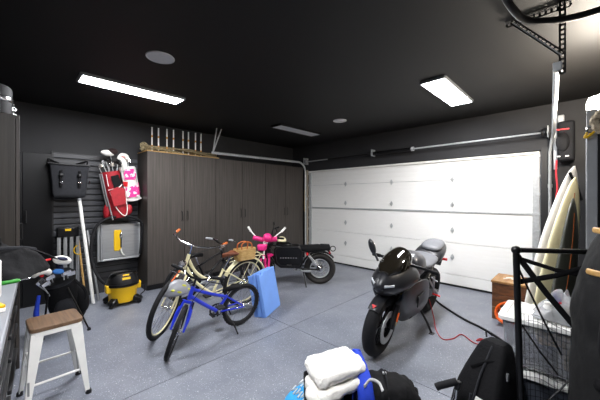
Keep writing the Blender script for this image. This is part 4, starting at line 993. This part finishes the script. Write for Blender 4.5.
MB().ell((-.265, 0, .915), (.02, .05, .018)).build('tail_light', M['red'], t, ang=180)
MB().tube([(-.1, 0, .88), (-.28, 0, .70), (-.32, 0, .60)], [.03, .022, .015], 8, flat=3).build('plate_hanger', M['black'], t)
for s in (-1, 1): MB().tube([(-.2, s * .04, .72), (-.2, s * .14, .73)], .018, 8).build('indicator', M['redbright'], t)
b = MB()
for s in (-1, 1):
    b.tube([(1.22, s * .06, .80), (.95, s * .17, .70), (.62, s * .16, .52), (.45, s * .12, .40)], .016, 8); b.tube([(.95, s * .17, .70), (.82, s * .15, .45), (.62, s * .16, .52)], .014, 8)
    b.tube([(.62, s * .13, .55), (.3, s * .11, .78)], .014, 8)
b.build('trellis_frame', M['satin'], t)
b = MB(); b.box((.82, 0, .42), (.34, .26, .34), (0, .15, 0)); b.box((.62, 0, .36), (.2, .22, .24)); b.build('engine', M['black'], t, bevel=.04, seg=3)
b = MB()
b.rings([[V(x, y, z) for y, z in ((-w1, zc - h), (w1, zc - h), (w1, zc + h), (-w1, zc + h))] for x, w1, zc, h in ((.5, .09, .40, .05), (.3, .12, .37, .05), (.0, .13, RW, .035), (-.05, .13, RW, .025))]); b.build('swingarm', M['satin'], t, bevel=.012)
MB().tube([(.02, .14, RW), (.30, .15, .44), (.5, .13, .60)], .012, 6).build('chain_guard', M['steel'], t)
for y in (.155,):
    MB().tube([(.40, y, .62), (.34, y, .45), (.30, y + .01, .36)], .014, 8).build('peg_bracket', M['alu'], t)
    MB().tube([(.34, y, .39), (.34, y + .09, .385)], .012, 8).build('foot_peg', M['redbright'], t)
    MB().tube([(.56, y, .66), (.34, y, .56), (.22, y, .52)], .012, 8).build('subframe_bar', M['chrome'], t)
for s in (-1, 1):
    hb = MB().tube([(1.2, s * .10, .90), (1.16, s * .22, .89), (1.10, s * .33, .87)], .016, 10).build('handlebar', M['satin'], t)
    MB().tube([(1.145, s * .25, .885), (1.10, s * .345, .868)], .02, 10).build('grip', M['rubber'], hb)
mr = MB().tube([(1.40, -.15, .90), (1.38, -.20, .95), (1.375, -.225, .975)], .012, 8).build('mirror_stalk', M['fair'], t)
b = MB(); b.ell((1.37, -.25, 1.015), (.022, .034, .085), (R(28), 0, 0)); b.build('mirror', M['fair'], t, ang=180)
MB().ell((1.352, -.247, 1.015), (.012, .027, .07), (R(28), 0, 0)).build('mirror_glass', M['chrome'], mr, ang=180)
k = MB().tube([(.72, .14, .30), (.66, .22, .16), (.64, .285, .045)], .013, 8).build('side_stand', M['black'], t)
MB().box((.645, .29, .042), (.07, .05, .012)).build('stand_foot', M['black'], k)
MB().tube([(.45, -.1, .3), (.2, -.16, .36), (-.05, -.17, .5)], [.04, .05, .05], 12, sm=4).build('exhaust', M['satin'], t)

# cables by the motorcycle
def cable(name, label, cat, pts, r, m_):
    c = Vector(pts[0]); o = MB(off=c).tube(pts, r, 8, sm=8).build(name, m_); o.location = c; return tag(o, label, cat)
cable('charging_lead', 'thin red charging lead trailing across the floor from the motorcycle', 'cable', [(3.68, 1.36, .30), (3.66, 1.30, .1), (3.56, 1.24, .008), (3.36, 1.10, .008), (3.45, 1.02, .008), (3.62, .98, .008), (3.50, .82, .008), (3.56, .72, .008), (3.44, .64, .008), (3.62, .63, .008), (3.76, .70, .008), (3.58, .82, .008), (3.66, .78, .008), (3.42, .58, .008), (3.38, .55, .008)], .0055, mat('red lead', 'b0202a', .5))
cable('power_cable', 'thick black cable running from behind the motorcycle toward the bins', 'cable', [(4.60, 1.62, .014), (4.40, 1.45, .014), (4.1, 1.1, .014), (3.95, .85, .014), (3.75, .62, .014), (3.5, .45, .014), (3.3, .3, .014)], .013, M['rubber'])
# ---------------------------------------------------------------- right hand side
t = thing('wooden_crate', 'stained wooden crate against the garage door at right', 'crate', (4.63, .66, 0)); off = t.location
for z0, z1 in ((.0, .155), (.16, .315), (.32, .465)):
    MB(off=off).bx(4.40, 4.42, .48, .84, z0, z1).bx(4.84, 4.86, .48, .84, z0, z1).bx(4.42, 4.84, .48, .50, z0, z1).bx(4.42, 4.84, .82, .84, z0, z1).build('side_board', M['crate'], t, bevel=.003)
lid = MB(off=off).bx(4.39, 4.87, .47, .85, .467, .495).build('lid', M['cratetop'], t, bevel=.004)
b = MB(off=off); b.tube([(4.55, .74, .497), (4.60, .68, .505), (4.58, .62, .5), (4.64, .58, .505), (4.68, .64, .5), (4.62, .72, .5)], .012, 6, sm=5, flat=.5); b.build('chalk_mark', M['fabricwhite'], lid)
b = MB()
for k in range(7):
    pts = [V(.02 * math.sin(3 * a + k) + .012 * (k - 3), .13 * math.cos(a) * (1 - .03 * (k % 3)), .145 + .13 * math.sin(a) * (1 - .04 * (k % 4))) for a in [2 * math.pi * i / 22 for i in range(22)]]
    b.tube(pts, .0095, 6, closed=True)
b.tube([(0, .1, .2), (-.05, .02, .1), (-.03, -.1, .06), (.02, -.16, .02)], .0095, 6, sm=5)
o = b.build('extension_cord', M['orange']); o.location = (4.23, .64, .012); o.rotation_euler = (0, .18, 0); tag(o, 'orange extension cord coil leaning between the crate and the bins', 'cord')

M['clear'] = mat('frosted clear plastic', 'd9dce2', .25, trans=.75)
M['clear'].node_tree.nodes['Principled BSDF'].inputs['IOR'].default_value = 1.12
def rbox(b, x0, x1, y0, y1, z, rad=.03, n=4):
    cx, cy = (x0 + x1) / 2, (y0 + y1) / 2
    return [V(cx + p.x, cy + p.y, z) for p in rr((x1 - x0) / 2, (y1 - y0) / 2, rad, 0, n)]
def bin_(label, z0, h, lidm, body, group):
    t = thing('storage_bin', label, 'bin', (2.60, .15, z0), group=group)
    b = MB(); b.rings([rbox(b, *q, z) for q, z in (((-.13, .15, -.19, .19), 0), ((-.16, .17, -.235, .235), .02 + .0), ((-.185, .19, -.255, .255), h - .035), ((-.18, .185, -.25, .25), h - .035), ((-.15, .165, -.225, .225), .03), ((-.12, .14, -.18, .18), .012))]); b.build('body', body, t, ang=40)
    b = MB(); b.rings([rbox(b, *q, z) for q, z in (((-.205, .205, -.27, .27), h - .034), ((-.21, .21, -.275, .275), h - .03), ((-.21, .21, -.275, .275), h - .008), ((-.19, .19, -.255, .255), h), ((-.17, .17, -.235, .235), h), ((-.165, .165, -.23, .23), h - .008))]); b.build('lid', lidm, t, ang=30)
    for s in (-1, 1): MB().bx(-.03, .03, s * .275 - .012, s * .275 + .012, h - .10, h - .02).build('latch', lidm, t, bevel=.006)
    return t
lowb = mat('smoky clear plastic', '5a5f6b', .3, trans=.5); lowb.node_tree.nodes['Principled BSDF'].inputs['IOR'].default_value = 1.12
bin_('lower smoky storage bin under the white lidded one', 0, .40, M['white'], lowb, None)
bin_('upper clear storage bin with white lid, stacked behind the black net', .401, .35, M['white'], M['clear'], None)
# what is inside shows through the plastic
for i, (x, y, z, d, m_, lb, nm) in enumerate(((2.55, .22, .52, (.16, .2, .15), 'navy', 'navy folded cloth inside the upper clear bin at left', 'folded_cloth'), (2.60, .02, .50, (.2, .16, .11), 'wicker', 'tan box inside the upper clear bin at right', 'box'), (2.55, .12, .61, (.14, .22, .05), 'woodtrim', 'pale board inside the upper clear bin', 'board'), (2.6, .16, .14, (.2, .32, .2), 'navy', 'dark cloth pile inside the lower bin', 'cloth'))):
    o = MB().box((0, 0, 0), d, (0, .0, .12 * i)).build(nm, M[m_], bevel=.02, seg=3); o.location = (x, y, z); tag(o, lb, 'bin contents')
t = thing('plastic_bag', 'crumpled clear plastic bag of small jars on the white bin lid', 'bag', (2.58, .09, .752))
random.seed(11)
b = MB(); drape(b, 0, 0, 0, .14, .17, .125, n=34, rings=9, fold=.5, seed=9, p=2); b.build('bag', mat('thin clear film', 'e8eaee', .2, trans=.6, bump=.6, bscale=45), t, sub=1, ang=180)
for x, y, m_ in ((-.05, .07, 'fabricwhite'), (.0, .0, 'redbright'), (-.04, -.06, 'wicker'), (.05, .05, 'royal')):
    j = MB().lathe([(.03, .0), (.033, .005), (.033, .07), (.024, .085)], (x, y, .004), n=16).build('jar', M['white'] if m_ != 'wicker' else M['wicker'], t)
    MB().lathe([(.026, .085), (.026, .105), (.0, .106)], (x, y, .004), n=16).build('jar_lid', M[m_], j)

# net frame
t = thing('net_frame', 'black sports net frame with straps standing in front of the bins', 'net', (2.2, .22, 0)); off = t.location
A0, A1 = V(2.205, .265, 0), V(2.17, .29, 1.235); B0, B1 = V(2.43, -.07, 0), V(2.41, -.05, 1.235)
f = M['satin']
MB(off=off).tube([A0 + V(0, 0, .006), A1], .018, 10).build('post', f, t); MB(off=off).tube([B0 + V(0, 0, .006), B1], .018, 10).build('post', f, t)
MB(off=off).tube([A1, B1], .015, 10).build('top_bar', f, t)
MB(off=off).tube([A0 + V(0, 0, .02), B0 + V(0, 0, .02)], .015, 10).build('bottom_bar', f, t)
MB(off=off).ell(A1, (.026, .026, .026)).build('corner_joint', f, t)
W = lambda u, h: A0.lerp(B0, u) * (1 - h / 1.235) + (A1.lerp(B1, u)) * (h / 1.235) if False else V(0, 0, h) + (A0.lerp(B0, u)).lerp(V(A1.x, A1.y, 0).lerp(V(B1.x, B1.y, 0), u), h / 1.235)
for a, b_, wd in (((0, 1.04), (1, 1.16), .016), ((0, 1.21), (.75, .78), .017), ((.02, 1.13), (.55, .62), .014), ((0, 1.19), (1, 1.08), .012), ((.05, .78), (.5, .5), .005)):
    MB(off=off).tube([W(*a), W((a[0] + b_[0]) / 2, (a[1] + b_[1]) / 2 - .012), W(*b_)], wd, 6, flat=.35).build('strap', M['cloth'], t)
b = MB(off=off)
for i in range(17):
    u = .02 + .96 * i / 16
    b.tube([W(u, .03) + V(-.0, 0, 0), W(u + .015 * math.sin(i * 2.1), .3) + V(.03 * math.sin(i), 0, 0), W(u - .01, .6) + V(.02, 0, 0), W(u, .86 - .12 * u)], .0015, 4, sm=3)
for k in range(22):
    h = .05 + .8 * k / 21
    b.tube([W(.0, h), W(.25, h - .012) + V(.02, 0, 0), W(.5, h - .02 - .05 * k / 21) + V(.02 * math.sin(k), 0, 0), W(.75, h - .012 - .09 * k / 21), W(1, h - .12 * k / 21)], .0015, 4, sm=3)
b.build('net', M['black'], t)
MB(off=off).tube([W(.9, .62), W(.6, .45), W(.3, .30), W(.1, .12)], .005, 5, sm=4).build('draw_cord', M['black'], t)

# travel bag standing at the right edge
t = thing('travel_golf_bag', 'tall black padded bag with tan bars at the right edge', 'bag', (2.27, -.175, 0))
b = MB(); rg = []
for z, r, dx, dy in ((0, .19, 0, .02), (.03, .205, 0, .02), (.35, .21, 0, .02), (.72, .215, 0, .01), (.80, .20, .0, .01), (.95, .222, 0, .01), (1.15, .195, .01, .0), (1.30, .16, .02, -.02), (1.40, .14, .03, -.04), (1.44, .08, .04, -.05)):
    rg.append([V(dx + r * math.cos(a) * (1 + .05 * math.sin(3 * a + z * 4)), dy + r * math.sin(a) * (1 + .04 * math.sin(4 * a + z * 3)), z) for a in [2 * math.pi * j / 28 for j in range(28)]])
b.rings(rg); b.build('body', M['greycloth'] if False else mat('black padded nylon', '070708', .8, noise=.3, scale=(14, 14, 14), bump=.3, bscale=25), t, sub=2, ang=180)
wrinkle(bpy.data.objects[[o.name for o in t.children][0]], .12, .03)
for z, r, a0 in ((1.375, .155, 1.8), (1.16, .212, 2.15)):
    b = MB(); b.tube([V(.025 + r * math.cos(a0 + .11 * i), -.02 + r * math.sin(a0 + .11 * i), z) for i in range(15)], .016, 8, flat=.6); b.build('tan_bar', M['woodtrim'], t)
b = MB(); b.tube([V(-.20, .06, 1.0), V(-.245, .07, .82), V(-.22, .05, .66), V(-.17, .12, .6)], [.05, .055, .05, .03], 12, sm=5); b.build('side_pouch', M['cloth'], t, ang=180)
for pts in ([(-.205, .10, 1.15), (-.24, .09, .95), (-.225, .10, .75), (-.21, .10, .4), (-.20, .10, .05)], [(-.13, -.06, 1.36), (-.20, -.03, 1.16), (-.232, -.06, .95), (-.215, -.07, .75)]):
    MB().tube(pts, .007, 6, sm=4).build('piping', M['greycloth'], t)
b = MB(); b.tube([V(-.225, -.02, .7), V(-.235, -.03, .4), V(-.22, -.02, .04)], .012, 6); b.build('zip', M['satin'], t)
MB().tube([V(-.19, .09, 1.25), V(-.25, .06, 1.0), V(-.24, .11, .7)], .012, 6, sm=5, flat=.4).build('strap', M['cloth'], t)

# storage rack on the right wall
t = thing('storage_rack', 'tall grey edged storage rack along the wall at the right edge', 'rack', (3.75, -.22, 0)); off = t.location
for x in (3.335, 4.13):
    for y0, y1 in ((-.085, -.02), (-.415, -.36)):
        MB(off=off).bx(x, x + .045, y0, y1, 0, 2.27).build('upright', M['greymetal'], t, bevel=.004)
    MB(off=off).bx(x + .01, x + .03, -.36, -.085, .02, 2.26).build('side_panel', M['satin'], t)
for z in (.15, .65, 1.15, 1.65, 2.2): MB(off=off).bx(3.38, 4.13, -.41, -.03, z, z + .03).build('shelf', M['satin'], t, bevel=.003)
t = thing('lantern', 'glowing white globe lamp standing on the rack at upper right', 'lamp', (3.80, -.115, 2.231))
MB().lathe([(.06, 0), (.062, .01), (.055, .03), (.05, .035)], n=20).build('base', M['black'], t)
MB().lathe([(.05, .036), (.08, .06), (.092, .11), (.092, .2), (.075, .24), (.03, .255), (.001, .256)], n=24).build('globe', mat('glowing globe', 'ffffff', 0.4, emit=('fff3e2', WALL_LAMP)), t)
t = thing('trapper_hat', 'dark hat with fuzzy beige trim hung on the rack top', 'hat', (3.29, -.125, 2.05))
MB().ell((0, -.03, .1), (.035, .08, .09)).build('crown', mat('blue black nylon', '20232d', .5), t, ang=180)
random.seed(5)
b = MB(); b.torus((-.01, -.02, .1), (1, .15, 0), .08, .028, 40, 10)
b.v = [p + V(random.uniform(-.011, .011), random.uniform(-.011, .011), random.uniform(-.011, .011)) for p in b.v]
b.build('fuzzy_trim', mat('beige fleece', 'b3a68f', .95, noise=.4, scale=(60, 60, 60), bump=.8, bscale=120), t)
MB().tube([(0, .06, .03), (-.005, .09, .0), (0, .115, -.01), (0, .1, .03)], .009, 6, sm=4).build('clip', M['yellow'], t)
MB().tube([(.0, .07, .06), (.0, .095, .065), (.0, .1, .03), (.0, .07, .02)], .008, 6, sm=4).build('clip_ring', M['chrome'], t)

# surfboards leaning in the corner
def board(label, B, T, wid, th, m_, nose=.35, flip=1):
    B, T = Vector(B), Vector(T); t = thing('surfboard', label, 'surfboard', B, group='surfboards in the corner'); ax = (T - B); L = ax.length; ax.normalize()
    wv = V(.78, -.62, 0); wv = (wv - ax * wv.dot(ax)).normalized(); nv = ax.cross(wv)
    rg = []
    for i in range(27):
        q = i / 26
        wq = wid / 2 * max(.04, (math.sin(math.pi * (.10 + .90 * q) ** .85) ** .62)) if q < 1 else .005
        rk = .035 * (2 * q - 1) ** 2 * flip; tk = th / 2 * max(.12, math.sin(math.pi * min(max(.08 + .86 * q, 0), 1)) ** .5)
        rg.append([ax * (L * q) + wv * (wq * math.cos(a)) + nv * (tk * math.copysign(abs(math.sin(a)) ** .7, math.sin(a)) + rk) for a in [2 * math.pi * j / 20 for j in range(20)]])
    b = MB(); b.rings(rg); b.build('deck', m_, t, ang=180)
    b = MB(); b.tube([ax * (L * q) + nv * (s_ * (th / 2 * max(.12, math.sin(math.pi * (.08 + .86 * q)) ** .5) + .000) + .035 * (2 * q - 1) ** 2 * flip) for q in [k / 10 for k in range(1, 10)] for s_ in (-1,)], .004, 6); b.build('stringer', M['tan'], t)
    return t, ax, wv, nv, L
t, ax, wv, nv, L = board('white surfboard with black strap leaning in the corner', (4.30, .40, .03), (4.95, .05, 1.95), .46, .065, M['white'])
MB().tube([ax * (L * .93) + wv * -.12 - nv * .04, ax * (L * .86) + wv * .02 - nv * .045, ax * (L * .80) + wv * .13 - nv * .04], .022, 8, sm=4, flat=.4, up=wv).build('strap', M['cloth'], t)
MB().tube([ax * (L * .84) + wv * .06 - nv * .045, ax * (L * .74) + wv * .06 - nv * .05], .018, 8, flat=.4, up=wv).build('strap', M['cloth'], t)
t, ax, wv, nv, L = board('cream surfboard leaning in front of the white one', (3.86, .31, .03), (4.40, .035, 1.78), .38, .06, M['cream'])
for k, (q, w1) in enumerate(((.55, -.02), (.58, .0))): MB().tube([ax * (L * q) + wv * w1 - nv * .034, ax * (L * (q + .03)) + wv * (w1 + .012) - nv * .034], .006, 6).build('logo_dash', M['redbright'] if k else M['greymetal'], t)
t, ax, wv, nv, L = board('dark olive surfboard at the right of the cream one', (3.62, .20, .03), (4.10, .045, 1.55), .24, .055, mat('dark olive board', '3b3d36', .4))

# black bag and push cart handle
t = thing('equipment_bag', 'black canvas bag standing in front of the storage bins', 'bag', (2.225, .475, 0), R(-20))
b = MB(); rg = []
for z, x0, x1, y0, y1 in ((0, -.15, .12, -.15, .15), (.03, -.16, .13, -.16, .16), (.25, -.13, .15, -.15, .14), (.4, -.05, .17, -.13, .11), (.55, .06, .19, -.10, .075), (.585, .08, .185, -.085, .06)):
    rg.append([p + V(random.uniform(-.006, .006), random.uniform(-.006, .006), 0) for p in rbox(b, x0, x1, y0, y1, z, .03, 3)])
b.rings(rg); b.build('body', M['cloth'], t, sub=1, ang=60)
MB().tube([(-.165, -.02, .02), (-.145, -.02, .25), (-.055, -.02, .41), (.07, -.02, .56)], .007, 6).build('seam', M['greycloth'], t)
MB().tube([(-.05, .05, .42), (.0, -.03, .48), (.04, -.09, .49)], .012, 6, sm=4, flat=.5).build('handle', M['cloth'], t)
for s in ((-.125, .0), (-.11, -.09)): MB().tube([(s[0], s[1], .29), (s[0] - .01, s[1] + .01, .16), (s[0] - .015, s[1], .05)], .007, 6, sm=3).build('piping', M['greycloth'], t)
MB().box((.04, -.13, .42), (.02, .012, .05), (0, 0, 0)).build('buckle', M['greymetal'], t, bevel=.004)
MB().box((-.125, -.06, .265), (.05, .07, .004), (0, R(-60), 0)).build('white_logo', M['white'], t)
MB().tube([(.12, .05, .585), (.15, .07, .61), (.17, .04, .585)], .006, 6, sm=3).build('drawstring', M['satin'], t)
t = thing('push_cart', 'chrome push cart handle with black foam grip by the black bag', 'cart', (2.03, .745, 0))
MB().tube([(.03, -.16, .36), (-.02, -.07, .315), (-.03, -.05, .30)], .022, 10).build('grip', M['rubber'], t)
MB().tube([(.03, -.16, .355), (.03, -.15, .25), (.0, -.06, .02)], .011, 8).build('shaft', M['chrome'], t)
MB().tube([(-.10, -.08, .02), (.1, -.04, .02)], .016, 8).build('foot_bar', M['black'], t)
MB().box((.03, -.165, .335), (.03, .03, .06), (.2, 0, 0)).build('clamp', M['satin'], t, bevel=.006)

# ---------------------------------------------------------------- foreground pile
D45 = math.atan2(-.7157, .6984)
t = thing('storage_tray', 'black plastic tub under the folded white towel', 'tub', (1.60, 1.225, 0), D45)
b = MB(); b.rings([rbox(b, *q, z, .03) for q, z in (((-.17, .17, -.14, .14), 0), ((-.2, .2, -.17, .17), .23), ((-.215, .215, -.185, .185), .232), ((-.215, .215, -.185, .185), .25), ((-.195, .195, -.165, .165), .25), ((-.16, .16, -.13, .13), .02))]); b.build('body', M['satin'], t, ang=40)
MB().tube([(-.215, -.195, .24), (.215, -.195, .24)], .012, 8).build('rim', M['rubber'], t)
t = thing('folded_towel', 'thick folded white towel lying on the black tub', 'towel', (1.615, 1.235, .246), D45 + .35, ry=-R(5))
random.seed(3)
def layer(z0, h, sx, sy, dx, dy, rot, nm):
    b = MB(); rg = []
    for z, k in ((0, .86), (.12, .97), (.5, 1.03), (.88, .97), (1, .84)):
        ring = []
        for i, p in enumerate(rr(sx, sy, min(sx, sy) * .45, 0, 6)):
            q = Matrix.Rotation(rot, 3, 'Z') @ V(p.x * k, p.y * k, 0)
            ring.append(V(q.x + dx, q.y + dy, z0 + h * z + .012 * math.sin(9 * q.x + 3 * q.y + z0 * 20) + random.uniform(-.004, .004)))
        rg.append(ring)
    b.rings(rg); return wrinkle(b.build(nm, M['fabricwhite'], t, sub=3, ang=180), .07, .035)
layer(.012, .075, .18, .14, -.015, -.02, .06, 'lower_fold'); layer(.078, .085, .19, .145, .02, .02, -.03, 'upper_fold')
b = MB(); b.tube([(-.19, -.14, .03), (-.215, -.1, .06), (-.2, -.03, .04)], [.03, .036, .03], 10, sm=4); b.build('fringe', M['fabricwhite'], t, ang=180)
t = thing('blue_cloth', 'royal blue cloth hanging between the white towel and black duffel', 'cloth', (1.76, 1.12, 0), D45)
b = MB(); rg = []
for z, y0, y1, w1 in ((.0, -.24, .13, .04), (.15, -.23, .14, .05), (.30, -.20, .17, .045), (.38, -.10, .18, .035), (.415, .0, .17, .02)):
    n = 12; front = [V(-w1 + .012 * math.sin(i * 1.9 + z * 6), y0 + (y1 - y0) * i / n, z) for i in range(n + 1)]; back = [V(w1 + .012 * math.sin(i * 1.7), y0 + (y1 - y0) * i / n, z) for i in range(n, -1, -1)]
    rg.append(front + back)
b.rings(rg); wrinkle(b.build('folded_cloth', M['royal'], t, sub=2, ang=180), .06, .015)
t = thing('cooler_bag', 'light blue bag with white lettering at the bottom of the picture', 'bag', (1.68, 1.41, 0), D45 + .75)
b = MB(); b.rings([rbox(b, *q, z, .04) for q, z in (((-.26, .10, -.13, .13), 0), ((-.28, .11, -.15, .15), .04), ((-.27, .13, -.145, .145), .10), ((-.2, .16, -.12, .12), .14), ((-.1, .16, -.09, .09), .155))]); b.build('body', M['skyblue'], t, sub=1, ang=70)

for row in range(2):
    for k in range(4):
        b = MB(); x = -.22 + .075 * row; y = -.07 + .05 * k
        b.tube([(x, y, .134 + .02 * row), (x + .05, y + .006, .148 + .014 * row), (x + .012, y + .03, .139 + .02 * row), (x + .06, y + .034, .152 + .013 * row)], .006, 5)
        b.build('white_letter', M['white'], t)
t = thing('duffel', 'black wrinkled duffel bag with a white curved mark, right of the towel', 'bag', (1.81, .965, 0), D45)
random.seed(8)
b = MB(); rg = []
for i in range(15):
    q = i / 14; x = -.20 + .42 * q; k = max(.35, math.sin(math.pi * (.12 + .76 * q)) ** .45) * (1 + .05 * (-1) ** i)
    rg.append([V(x + .02 * math.sin(a * 2 + i), .15 * k * math.copysign(abs(math.cos(a)) ** .7, math.cos(a)), .19 + .185 * k * math.copysign(abs(math.sin(a)) ** .7, math.sin(a)) * (1 - .18 * q if math.sin(a) > 0 else 1)) for a in [2 * math.pi * j / 18 for j in range(18)]])
lo = min(p.z for r in rg for p in r)
for r in rg:
    for p in r: p.z = max(p.z - lo - .012, 0)
b.rings(rg); wrinkle(b.build('body', M['cloth'], t, sub=2, ang=180), .06, .025)
MB().tube([(-.16, -.10, .335), (-.11, -.06, .352), (-.06, -.08, .345), (-.045, -.12, .318)], .014, 8, sm=5, flat=.35).build('white_arc', M['white'], t)
MB().tube([(-.02, .12, .28), (.0, .04, .356), (.0, -.06, .35), (-.01, -.13, .27)], .012, 6, sm=5, flat=.4).build('strap', M['greycloth'], t)
MB().box((-.0, .0, .362), (.025, .02, .012)).build('buckle', M['steel'], t, bevel=.003)
MB().tube([(.19, -.08, .2), (.215, 0, .25), (.2, .07, .2)], .012, 6, sm=5).build('end_handle', M['cloth'], t)
